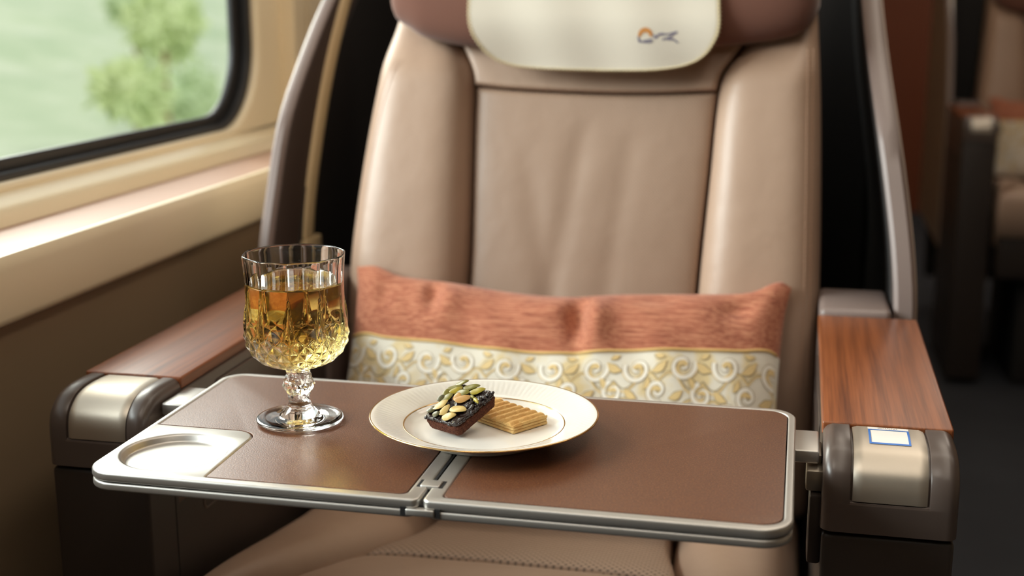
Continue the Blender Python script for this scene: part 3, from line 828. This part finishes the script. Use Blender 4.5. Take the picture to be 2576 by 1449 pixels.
# ------------------------------------------------------------------ goblet
GX, GY, GZ = -.3530, .8604, .7004
NF = 10; TH = math.radians(-112)        # direction of the camera-facing facet seam
outer = smooth_interp([0.0405, .0425, .0455, .0490, .0530, .0580, .0636, .0690, .0740, .0820, .0907, .1026, .1100, .1168, .1230, .1253],
                      [.0100, .0150, .0232, .0288, .0328, .0357, .0373, .0378, .0378, .0371, .0364, .0363, .0365, .0370, .0375, .0377])
def bowl_disp(a, z):
    th = (a - TH) % (2*PI); k = th/(2*PI/NF); f = k - math.floor(k)         # 0..1 between facet seams
    d = 0.
    zd = .0685                                                            # top of the diamond field
    # flat panels above
    w_ = sstep(zd-.003, zd+.012, z)
    ang = (f-.5)*2*PI/NF; flat = math.cos(PI/NF)/math.cos(ang)
    d += w_ * (flat-1)*.0365*.75
    # pointed spikes rising from the seams
    top = .0985
    if zd-.004 < z < top:
        q = (top-z)/(top-zd); hw = .005 + .17*q**1.25; g = min(f, 1-f)
        if g < hw: d += -.00035*w_ + .0016*(1-g/hw)*min(1, q*2.2)*w_ - .0007*math.exp(-((g-hw)/.012)**2)
        else: d -= .0006*math.exp(-((g-hw)/.014)**2)*w_
    # diamond cut pyramids below
    wd = sstep(zd+.0035, zd-.001, z + .0030*abs(2*((2*k) % 1)-1)) * sstep(.0415, .0445, z)
    s = (z-.0415)/.0125
    A = (2*k + s) ; B = (2*k - s)
    fa, fb = abs(2*(A - math.floor(A))-1), abs(2*(B-math.floor(B))-1)
    d += wd*(.0018*(1-max(fa, fb)) - .0006)
    return d
def bowl_outer(a, r, z, k): return (r + bowl_disp(a, z), z)
zsamp = []
z = .0405
while z < .0700: zsamp.append(z); z += .00045
while z < .1253: zsamp.append(z); z += .0010
op = [(outer(z), z) for z in zsamp]
rim = [(.0377, .1253), (.03755, .1262), (.0371, .1267), (.0366, .1267), (.0361, .1262), (.0359, .1253)]
inner_f = smooth_interp([.0455, .0470, .0500, .0545, .0600, .0660, .0740, .0850, .0950, .1080, .1200, .1253], [.0, .0090, .0185, .0262, .0312, .0335, .0345, .0343, .0341, .0342, .0352, .0359])
zi = [.1253-.0013*k for k in range(1, 48)]; zi = [z for z in zi if z > .0560] + [.0555, .0535, .0515, .0498, .0484, .0473, .0465, .0460]
ip = [(inner_f(z), z) for z in zi] + [(0, .0455)]
prof = op + rim + ip
nO = len(op)
def bowl_r(a, r, z, k):
    if k < nO: return bowl_outer(a, r, z, k)
    if k < nO + 6:
        w_ = 1-(k-nO)/6; return (r + bowl_disp(a, .1253)*w_, z)
    return (r, z)
def stem_facet(a, r, z, k=0):
    th = (a-TH) % (2*PI); q = th/(2*PI/NF)
    s = z/.0078
    fa, fb = abs(2*((q+s) % 1)-1), abs(2*((q-s) % 1)-1)
    w_ = sstep(.0385, .0355, z)*sstep(.0165, .0195, z)
    ang = ((q % 1)-.5)*2*PI/NF
    wf = sstep(.0404, .039, z)*sstep(.0095, .0125, z)
    return (r + w_*(.0011*(1-max(fa, fb))-.0005) + wf*(math.cos(PI/NF)/math.cos(ang)-1)*r*.8, z)
gob = empty('goblet', (GX, GY, GZ), 'cut crystal stemmed goblet holding golden drink, standing on the left half of the tray', 'glass')
NG = 400
def ring_match(a, r, z, k): return (r, z)
bowl = link('bowl', lathe('bowl', prof, NG, GX, GY, GZ, bowl_r), M['glass'], gob, 'all')
stem_f = smooth_interp([.0048, .0080, .0110, .0140, .0175, .0209, .0235, .0260, .0283, .0310, .0340, .0369, .0390, .0405],
                       [.0150, .0118, .0096, .0083, .0080, .0084, .0100, .0114, .0118, .0112, .0095, .0088, .0092, .0100])
sz = [.0048 + (.0405-.0048)*k/84 for k in range(85)]
stem = link('stem', lathe('stem', [(stem_f(z), z) for z in sz], NG, GX, GY, GZ, stem_facet), M['glass'], gob, 'all')
fp = [(0, .0), (.015, .0), (.0265, .0), (.0300, .0002), (.0318, .0009), (.0324, .0018), (.0322, .0026), (.0312, .0031), (.0290, .0033), (.0255, .0034), (.0215, .0036), (.0180, .0041), (.0150, .0048)]
foot = link('foot', lathe('foot', fp, NG, GX, GY, GZ), M['glass'], gob, 'all')
for o in (bowl, stem, foot):
    o.data.polygons.foreach_set('use_smooth', [True]*len(o.data.polygons))
# drink: fills the bowl, its skin just inside the glass wall so that the two touch
lz = .1062
dp = [(0, .0452)] + [(inner_f(z)+.0003, z-.0003) for z in [.0460, .0465, .0473, .0484, .0498, .0515, .0535, .0555]] + [(inner_f(z)+.0003, z) for z in [.057+.0016*k for k in range(31)] if z < lz-.0008] + [(inner_f(lz)+.0003, lz+.0004), (inner_f(lz)-.0007, lz), (.030, lz-.0002), (.015, lz-.0002), (0, lz-.0002)]
drink = link('drink', lathe('drink', dp, 160, GX, GY, GZ), M['drink'], None, 'all', origin=(GX, GY, GZ+.0455))
tag(drink, 'clear golden amber drink filling the crystal goblet to below its rim', 'drink')

# ------------------------------------------------------------------ plate
PX, PY, PZ = -.2115, .8600, .7002
plate = empty('dessert_plate', (PX, PY, PZ), 'round white china plate with gold rim on the middle of the tray', 'plate')
top = [(0, .0042), (.030, .0042), (.044, .0043), (.0500, .0047), (.0535, .0058), (.0562, .0076), (.0578, .0088), (.0600, .0098), (.0650, .0116), (.0720, .0139), (.0780, .0157), (.0806, .0163), (.0818, .0163)]
bot = [(.0822, .0158), (.0820, .0152), (.0800, .0146), (.0740, .0126), (.0660, .0098), (.0600, .0076), (.0560, .0056), (.0520, .0036), (.0490, .0022), (.0478, .0004), (.0470, 0), (.0455, .0), (.0447, .0006), (.044, .0016), (.030, .0018), (0, .0018)]
def prf(a, r, z, k):
    if k < len(top) and .0600 < r < .0815: z = z + .00007*math.sin(a*110)*math.sin(PI*clamp((r-.0595)/.0215))
    return (r, z)
link('plate_body', lathe('plate_body', top+bot, 880, PX, PY, PZ, prf), M['china'], plate, 'all')
link('gold_rim', lathe('gold_rim', [(.0813, .01636), (.0818, .01648), (.0823, .01632), (.08258, .0158), (.0824, .0154), (.0820, .0154)], 220, PX, PY, PZ), M['gold'], plate, 'all')
link('gold_ring', lathe('gold_ring', [(.0574, .00868), (.0576, .00898), (.0581, .00922), (.0584, .00908)], 220, PX, PY, PZ), M['gold'], plate, 'all')

# ------------------------------------------------------------------ brownie
a_, b_, c_ = .00441, -.3188, 1.10095
RB = Matrix.Rotation(c_, 3, 'Z') @ Matrix.Rotation(b_, 3, 'Y') @ Matrix.Rotation(a_, 3, 'X')
CB = Vector((-.22718, .85572, .71784))
br = empty('brownie', CB, 'small chocolate brownie topped with pumpkin seeds, leaning on the shortbread', 'cake')
br.rotation_euler = RB.to_euler()
from mathutils import noise as mn
def child_local(name, me, mat, parent, smooth='all'):
    o = bpy.data.objects.new(name, me); COL.objects.link(o); o.parent = parent; me.materials.append(mat)
    for p in me.polygons: p.use_smooth = bool(smooth)
    return o
def superbox(name, hx, hy, z0, z1, r, nx, ny, nz, taper=1., namp=0., nfreq=1., topfun=None, seed=0.):
    bm = bmesh.new()
    bmesh.ops.create_cube(bm, size=2)
    bmesh.ops.subdivide_edges(bm, edges=bm.edges[:], cuts=nx, use_grid_fill=True)
    hz = (z1-z0)/2
    for v in bm.verts:
        p = v.co.copy(); q = Vector((p.x*hx, p.y*hy, p.z*hz))
        inn = Vector((clamp(q.x, -hx+r, hx-r), clamp(q.y, -hy+r, hy-r), clamp(q.z, -hz+r*.6, hz-r*.6)))
        d = q-inn
        if d.length > 1e-9:
            dd = Vector((d.x/r, d.y/r, d.z/(r*.6))); m_ = max(abs(dd.x), abs(dd.y), abs(dd.z)); l = dd.length
            q = inn + d*(m_/l)
        tp = lerp(taper, 1, clamp((q.z+hz)/(2*hz))); q.x *= tp; q.y *= tp
        if topfun: q.z += topfun(q.x, q.y, clamp((q.z+hz)/(2*hz)))
        if namp:
            n_ = mn.noise_vector(q*nfreq + Vector((seed, 0, 0)))*namp + mn.noise_vector(q*nfreq*3.1)*namp*.5
            q += n_
        q.z += (z0+z1)/2; v.co = q
    return bm_mesh(name, bm)
child_local('sponge', superbox('sponge', .0230, .0164, -.0062, .0038, .0044, 40, 0, 0, .90, .00028, 420), M['sponge'], br)
def lumps(x, y, t):
    n1 = mn.noise(Vector((x*230, y*230, 3.1))); n2 = mn.noise(Vector((x*520, y*520, 9.7)))
    return t*(.0014*n1 + .0010*n2)
child_local('chocolate_topping', superbox('topping', .0222, .0157, .0022, .0066, .0040, 56, 0, 0, 1.0, .00035, 300, lumps), M['glaze'], br)
bm = bmesh.new(); rnd = random.Random(5)
for k in range(80):
    e = rnd.random()*2*PI; fx = rnd.uniform(-1, 1); s = rnd.choice((0, 1, 2, 3))
    if s == 0: x, y = -.0212, fx*.0150
    elif s == 1: x, y = .0212, fx*.0150
    elif s == 2: x, y = fx*.0210, -.0150
    else: x, y = fx*.0210, .0150
    if k > 52: x, y = rnd.uniform(-.004, .02), rnd.uniform(-.014, -.004)
    r_ = rnd.uniform(.0008, .0018)
    bmesh.ops.create_icosphere(bm, subdivisions=2, radius=1, matrix=Matrix.Translation((x, y, (.0048 if k <= 52 else .0064)+rnd.uniform(-.0006, .0006))) @ Matrix.Rotation(e, 4, 'Z') @ Matrix.Diagonal((r_*1.3, r_, r_*.75, 1)))
me = bpy.data.meshes.new('chips'); bm.to_mesh(me); bm.free(); child_local('chocolate_chips', me, M['glaze'], br)
seeds = [(.0213,.0150,.0046,-.90,.0030,0),(.0135,.0152,.0050,-.73,.0030,0),(.0110,.0120,.0047,-.39,.0024,4),(.0195,.0041,.0055,-.83,.0034,0),
 (.0165,-.0040,.0052,-.73,.0030,4),(.0062,.0172,.0037,.37,.0021,0),(.0012,.0132,.0058,-.11,.0031,0),(-.0012,.0166,.0032,.22,.0021,3),
 (.0099,.0053,.0056,-1.25,.0028,0),(.0050,.0060,.0040,.36,.0026,2),(.0042,-.0002,.0056,-.55,.0033,2),(-.0082,.0106,.0066,.05,.0035,1),
 (-.0150,.0136,.0038,-.11,.0025,3),(-.0122,.0034,.0060,.21,.0023,1),(-.0081,-.0062,.0058,-1.50,.0040,1),(-.0170,-.0046,.0046,-.89,.0036,1),
 (-.0186,.0060,.0026,-.90,.0022,3),(.0057,-.0114,.0050,-2.18,.0012,4),(.0089,-.0051,.0034,-2.08,.0011,0)]
for k, (x, y, l, a, w_, mi) in enumerate(seeds):
    bm = bmesh.new(); bmesh.ops.create_uvsphere(bm, u_segments=28, v_segments=14, radius=1)
    for v in bm.verts:
        p = v.co; rim_ = 1-min(1, math.hypot(p.x, p.y)); 
        ww = w_*1.28*(1-.28*p.x) ; zz = p.z*(.0009 if w_ > .002 else .0011)
        if p.z > 0: zz *= (.75+.25*(1-math.exp(-((math.hypot(p.x, p.y)-.93)/.09)**2)))
        v.co = Vector((p.x*l*1.16, p.y*ww, zz + .0003*math.sin(p.x*3)))
    tilt = Matrix.Rotation(((k*37) % 11-5)*.035, 4, 'X') @ Matrix.Rotation(((k*53) % 9-4)*.03, 4, 'Y')
    bm.transform(Matrix.Translation((x, y, .0076 + (k % 3)*.0003)) @ Matrix.Rotation(a, 4, 'Z') @ tilt)
    me = bpy.data.meshes.new('seed'); bm.to_mesh(me); bm.free()
    child_local('pumpkin_seed', me, SEED[mi], br)

# ------------------------------------------------------------------ shortbread
sb_dir = Vector((-.82, .572)).normalized(); sb_sh = Vector((.0174, .0296)).normalized()
sb_sh = Vector((-sb_dir.y, sb_dir.x))
if sb_sh.y < 0: sb_sh = -sb_sh
front_c = Vector((-.1878, .8502)); LB, WB = .056, .0345
cen = front_c + sb_dir*LB/2 + sb_sh*WB/2
bis = empty('shortbread_biscuit', (cen.x, cen.y, PZ+.0044), 'golden ridged layered shortbread biscuit lying flat on the plate under the brownie', 'biscuit')
bis.rotation_euler = (0, 0, math.atan2(sb_dir.y, sb_dir.x))
def ridge(x, y, t):
    s = x/.0074*2*PI + .25*math.sin(y*120)
    return t*t*(.00085*math.cos(s) - .00018*math.cos(2*s) - .0005*abs(y/.017)**4 + .0003*mn.noise(Vector((x*300, y*300, 0))))
slit = []
child_local('top_layer', superbox('bis_top', LB/2, WB/2, .0045, .0075, .0016, 62, 0, 0, 1.0, .00022, 500, ridge), M['shortbread'], bis)
child_local('middle_layer', superbox('bis_mid', LB/2-.0002, WB/2-.0002, .0021, .0048, .0018, 40, 0, 0, 1.0, .00022, 500, None, 4.), M['shortbread'], bis)
child_local('bottom_layer', superbox('bis_bot', LB/2+.0001, WB/2+.0001, .0, .0024, .0016, 40, 0, 0, 1.0, .00022, 500, None, 8.), M['shortbread'], bis)

# ------------------------------------------------------------------ carriage
def struct(o): o['kind'] = 'structure'; return o
Y0, Y1 = -1.6, 6.32
struct(box('floor', (-.95, 2.35, Y0, Y1+.1, -.05, 0), M['carpet'], None, 0, smooth=False))
struct(box('ceiling', (-1.0, 2.35, Y0, Y1+.1, 2.15, 2.2), M['ceil'], None, 0, smooth=False))
struct(box('wall_right', (2.2, 2.3, Y0, Y1+.1, 0, 2.15), M['side'], None, 0, smooth=False))
struct(box('wall_back', (-.9, 2.2, Y1, Y1+.08, 0, 2.15), M['partition'], None, 0, smooth=False))
struct(box('wall_front', (-.9, 2.2, Y0, Y0+.05, 0, 2.15), M['side'], None, 0, smooth=False))
def extrude_y(name, prof, y0, y1, mat, parent=None):
    n = len(prof); vs = [(x, y0, z) for x, z in prof] + [(x, y1, z) for x, z in prof]
    fs = [(i, (i+1) % n, (i+1) % n+n, i+n) for i in range(n)] + [tuple(range(n)), tuple(range(2*n-1, n-1, -1))]
    return link(name, mesh(name, vs, fs), mat, parent)
# lower wall below the sill
struct(extrude_y('wall_left', [(-.90, 0), (-.66, 0), (-.652, .30), (-.648, .60), (-.652, .7375), (-.90, .7375)], Y0, Y1, M['lowwall']))
# sill lip and sill top
lip = [(-.654, .7380), (-.643, .7382), (-.6405, .741), (-.6400, .745), (-.6390, .785), (-.6400, .792), (-.6430, .7965), (-.6475, .7975), (-.652, .7955), (-.654, .791), (-.654, .786)]
struct(extrude_y('trim_1', lip, Y0, Y1, M['cream']))
struct(box('trim_2', (-.80, -.6545, Y0, Y1, .7380, .7900), M['shelf'], None, .0))
# cream panel rising from the sill to the window rim
rise = [(-.744, .7902), (-.748, .802), (-.756, .8085), (-.775, .8125), (-.781, .816), (-.800, .818), (-.815, .818), (-.815, .7902)]
struct(extrude_y('trim_3', rise, Y0, 1.93, M['cream']))
win = empty('window_1', (-.79, .9, .83)); win['kind'] = 'structure'
WZ0, WZ1, WY0, WY1 = .8235, 1.56, -.45, 1.797
fo = round_poly([(Y0, .812, .001), (1.925, .812, .001), (1.925, 2.14, .001), (Y0, 2.14, .001)])
hole = round_poly([(WY0, WZ0, .12), (WY1, WZ0, .12), (WY1, WZ1, .12), (WY0, WZ1, .12)], 20)
link('window_surround', plate_mesh('ws', fo, [hole], -.815, -.780, .006, YZ, 4), M['cream'], win)
r2 = round_poly([(WY0+.015, WZ0+.008, .112), (WY1-.014, WZ0+.008, .112), (WY1-.014, WZ1-.008, .112), (WY0+.015, WZ1-.008, .112)], 20)
link('window_gasket', plate_mesh('wg', round_poly([(WY0-.01, WZ0-.01, .13), (WY1+.01, WZ0-.01, .13), (WY1+.01, WZ1+.01, .13), (WY0-.01, WZ1+.01, .13)], 20), [r2], -.806, -.790, .004, YZ, 3), M['rubber'], win)
r3 = round_poly([(WY0+.05, WZ0+.0205, .10), (WY1-.036, WZ0+.0205, .10), (WY1-.036, WZ1-.0205, .10), (WY0+.05, WZ1-.0205, .10)], 20)
link('glazing_bead', plate_mesh('wb', round_poly([(WY0-.005, WZ0-.005, .125), (WY1+.005, WZ0-.005, .125), (WY1+.005, WZ1+.005, .125), (WY0-.005, WZ1+.005, .125)], 20), [r3], -.812, -.802, .003, YZ, 3), M['rubber'], win)
box('window_pane', (-.8115, -.8095, WY0, WY1, WZ0, WZ1), M['pane'], win, 0, smooth=False)
# outer skin around the window
link('outer_skin', plate_mesh('os', round_poly([(Y0, 0, .001), (Y1, 0, .001), (Y1, 2.2, .001), (Y0, 2.2, .001)]), [round_poly([(WY0-.20, WZ0-.035, .10), (2.02, WZ0-.035, .10), (2.02, WZ1+.12, .10), (WY0-.20, WZ1+.12, .10)], 12)], -.870, -.842, .002, YZ, 1), M['rubber'], win)
# upright panel behind the window and the dark joint between panels
struct(extrude_y('trim_4', [(-.815, .7905), (-.757, .7905), (-.757, 2.14), (-.815, 2.14)], 1.882, 1.929, M['cream']))
struct(extrude_y('trim_5', [(-.815, .7905), (-.775, .7905), (-.775, 2.14), (-.815, 2.14)], 1.929, 1.945, M['rubber']))
struct(extrude_y('trim_6', [(-.815, .7905), (-.757, .7905), (-.757, 2.14), (-.815, 2.14)], 1.945, Y1, M['cream']))
blk = struct(box('trim_7', (-.757, -.700, 1.80, 1.93, .7905, .812), M['cream'], None, .008, 4))

# ------------------------------------------------------------------ second seat across the aisle, with its pillow and cover
def copy_tree(o, parent=None):
    c = o.copy(); COL.objects.link(c); c.parent = parent
    for ch in list(o.children): copy_tree(ch, c)
    return c
OFF = Vector((.975, 2.58, 0))
for src, lab in ((seat, 'blurred tan leather train seat farther back across the dark aisle at the right edge'),
                 (pillow, 'blurred pillow on the far seat across the aisle at the right edge'),
                 (cover, 'blurred cream cloth over the headrest of the far seat across the aisle')):
    if src is cover: continue       # above the frame on the far seat
    c = copy_tree(src); c.location = src.location + OFF; c['label'] = lab
tag(cover, 'cream stitched cloth with a small emblem hanging over the brown headrest', 'headrest cover')
if 'group' in cover: del cover['group']

# ------------------------------------------------------------------ outdoors
def m_foliage(name, a, b, c_, sc_=2.):
    t = NT(name); t.bsdf(a, .8, spec=.1)
    n1 = t.noise(sc_, 4, .6); n2 = t.noise(sc_*4, 3, .6)
    s = t.math('ADD', t.math('MULTIPLY', n1, .65), t.math('MULTIPLY', n2, .35))
    t.l(t.ramp(s, [(.38, c_), (.5, a), (.62, b)]), t.b.inputs['Base Color']); return t.m
F1 = m_foliage('pale_grass', srgb(196, 206, 174), srgb(208, 214, 188), srgb(182, 196, 162), .22)
F2 = m_foliage('light_green_foliage', srgb(204, 216, 160), srgb(212, 222, 170), srgb(194, 210, 154), .9)
F3 = m_foliage('mid_green_foliage', srgb(196, 211, 168), srgb(204, 217, 176), srgb(186, 204, 160), .9)
vs_g = grid_mesh('grassy_bank', lambda a, b: (lerp(-2.2, -46, a), lerp(-20, 90, b), -1.6 + .13*max(0, lerp(2.2, 46, a)-5.0) * (1 if True else 0) + .5*mn.noise(Vector((a*12, b*20, 0)))), 60, 120)
g = link('ground', vs_g, F1, None, 'all'); g['kind'] = 'structure'
BP = [(-7.39, 14.19, .60), (-5.98, 10.95, .12), (-8.87, 17.87, -.50), (-12.4, 22.8, .75)]
def bush(name, loc, sx, sy, sz, mat, label, seed, group='bushes outside the window'):
    gz = -1.6 + .13*max(0, -loc[0]-5.0) - .15; lift = loc[2]-gz; loc = (loc[0], loc[1], gz)
    bm = bmesh.new(); rnd = random.Random(seed)
    for k in range(10):
        a = rnd.random()*2*PI; r_ = rnd.random()**.5*.7; h = rnd.uniform(.25, 1.0)
        bmesh.ops.create_icosphere(bm, subdivisions=3, radius=rnd.uniform(.28, .5), matrix=Matrix.Translation((r_*math.cos(a), r_*math.sin(a), h)))
    for v in bm.verts:
        n_ = mn.noise_vector(v.co*5+Vector((seed, 0, 0)))*.12 + mn.noise_vector(v.co*14)*.06; v.co += n_
        v.co.x *= sx; v.co.y *= sy; v.co.z = (v.co.z-.6)*sz*1.5 + lift
    # leaves
    vv = [v.co.copy() for v in bm.verts]; nn = [v.normal.copy() for v in bm.verts]
    for p in rnd.sample(vv, min(900, len(vv))):
        d = Vector((rnd.gauss(0, 1), rnd.gauss(0, 1), rnd.gauss(0, 1))).normalized(); e = d.orthogonal().normalized(); s = .09
        q = p + d*.05
        bm.faces.new([bm.verts.new(q), bm.verts.new(q+d*s+e*s*.4), bm.verts.new(q+d*s*2), bm.verts.new(q+d*s-e*s*.4)])
    me = bpy.data.meshes.new('foliage'); bm.to_mesh(me); bm.free()
    root = empty(name, loc, label, 'bush', None)
    o = bpy.data.objects.new('foliage', me); COL.objects.link(o); o.parent = root; me.materials.append(mat)
    for p in me.polygons: p.use_smooth = True
    bm = bmesh.new(); tube_bm(bm, [(0, 0, 0), (.03, 0, lift*.6), (0, .03, lift)], [.07, .06, .04], 8)
    me = bm_mesh('trunk', bm); o = bpy.data.objects.new('trunk', me); COL.objects.link(o); o.parent = root; me.materials.append(M['partition'])
    return root
for args in (
    ('bush', BP[0], .30, .75, .34, F2, 'yellow-green bush outside the window, the uppermost bright one', 1),
    ('bush', BP[1], .24, .55, .20, F2, 'light green low bush outside the window, below the yellow-green one', 2),
    ('bush', BP[2], .40, .8, .34, F3, 'mid green bush outside the window, nearest the lower pane corner', 3),
    ('bush', BP[3], .60, 1.3, .40, F3, 'dull green bush outside the window at the very top edge', 4)):
    bush(*args)

# ------------------------------------------------------------------ light
w = bpy.data.worlds.new('sky'); sc.world = w; w.use_nodes = True
bg = w.node_tree.nodes['Background']; bg.inputs[0].default_value = (.95, .97, 1.0, 1); bg.inputs[1].default_value = 1.25
def area(name, loc, target, sx, sy, power, col, spread=None):
    l = bpy.data.lights.new(name, 'AREA'); l.shape = 'RECTANGLE'; l.size = sx; l.size_y = sy; l.energy = power; l.color = col
    o = bpy.data.objects.new(name, l); COL.objects.link(o); o.location = loc
    o.rotation_euler = (Vector(target)-Vector(loc)).to_track_quat('-Z', 'Y').to_euler()
    if spread: l.spread = spread
    return o
warm = (1.0, .88, .74)
area('ceiling_lamp', (.35, 1.6, 2.12), (.35, 1.6, 0), .30, 4.5, 12.5, warm)
area('window_wall_fill', (-.50, 1.6, 2.10), (-.55, 1.6, 0), .18, 4.0, 7.5, warm)  # added strip light out of view, brightens the cream window wall
area('aisle_fill', (1.1, 4.9, 2.12), (1.1, 4.9, 0), .5, 1.6, 13, warm)  # unseen fill added to lift the dark partition and far seat
area('seat_area_light', (-.30, .35, 2.10), (-.22, .95, .6), .45, .8, 5, (1.0, .90, .78))  # overhead area light out of view, aimed at tray and seat
area('sky_glow', (-4.2, 4.6, 3.1), (-.28, .86, .70), 2.4, 2.4, 330, (1.0, .96, .90))
area('daylight', (-2.8, .2, 2.0), (-.1, 1.2, .8), 2.2, 1.2, 175, (.95, .98, 1.0))
sun = bpy.data.lights.new('sun', 'SUN'); sun.energy = .9; sun.angle = math.radians(3); sun.color = (1, .96, .88)
so = bpy.data.objects.new('sun', sun); COL.objects.link(so); so.rotation_euler = (math.radians(20), math.radians(52), 0)

# ------------------------------------------------------------------ camera
F_, CY_, HY_, VPX_ = 3245., 724.5, -15., 2027.
pitch = math.atan((CY_-HY_)/F_); yaw = math.atan((VPX_-1288)/math.hypot(F_, CY_-HY_))
cam = bpy.data.cameras.new('camera'); cam.sensor_width = 36; cam.lens = F_/2576*36; cam.clip_start = .01
co = bpy.data.objects.new('camera', cam); COL.objects.link(co); co.location = (0, 0, 1.01)
co.rotation_euler = (PI/2-pitch, 0, yaw)
cam.dof.use_dof = True; cam.dof.focus_distance = .915; cam.dof.aperture_fstop = 4.5; cam.dof.aperture_blades = 0
sc.camera = co
sc.view_settings.view_transform = 'Standard'; sc.view_settings.look = 'None'; sc.view_settings.gamma = 1
sc.view_settings.exposure = 0.0
sc.view_settings.use_curve_mapping = False
cy = sc.cycles
cy.max_bounces = 18; cy.transmission_bounces = 16; cy.glossy_bounces = 5; cy.diffuse_bounces = 4; cy.transparent_max_bounces = 10
cy.caustics_reflective = True; cy.caustics_refractive = True; cy.blur_glossy = .3; cy.sample_clamp_indirect = 24
cy.use_denoising = True
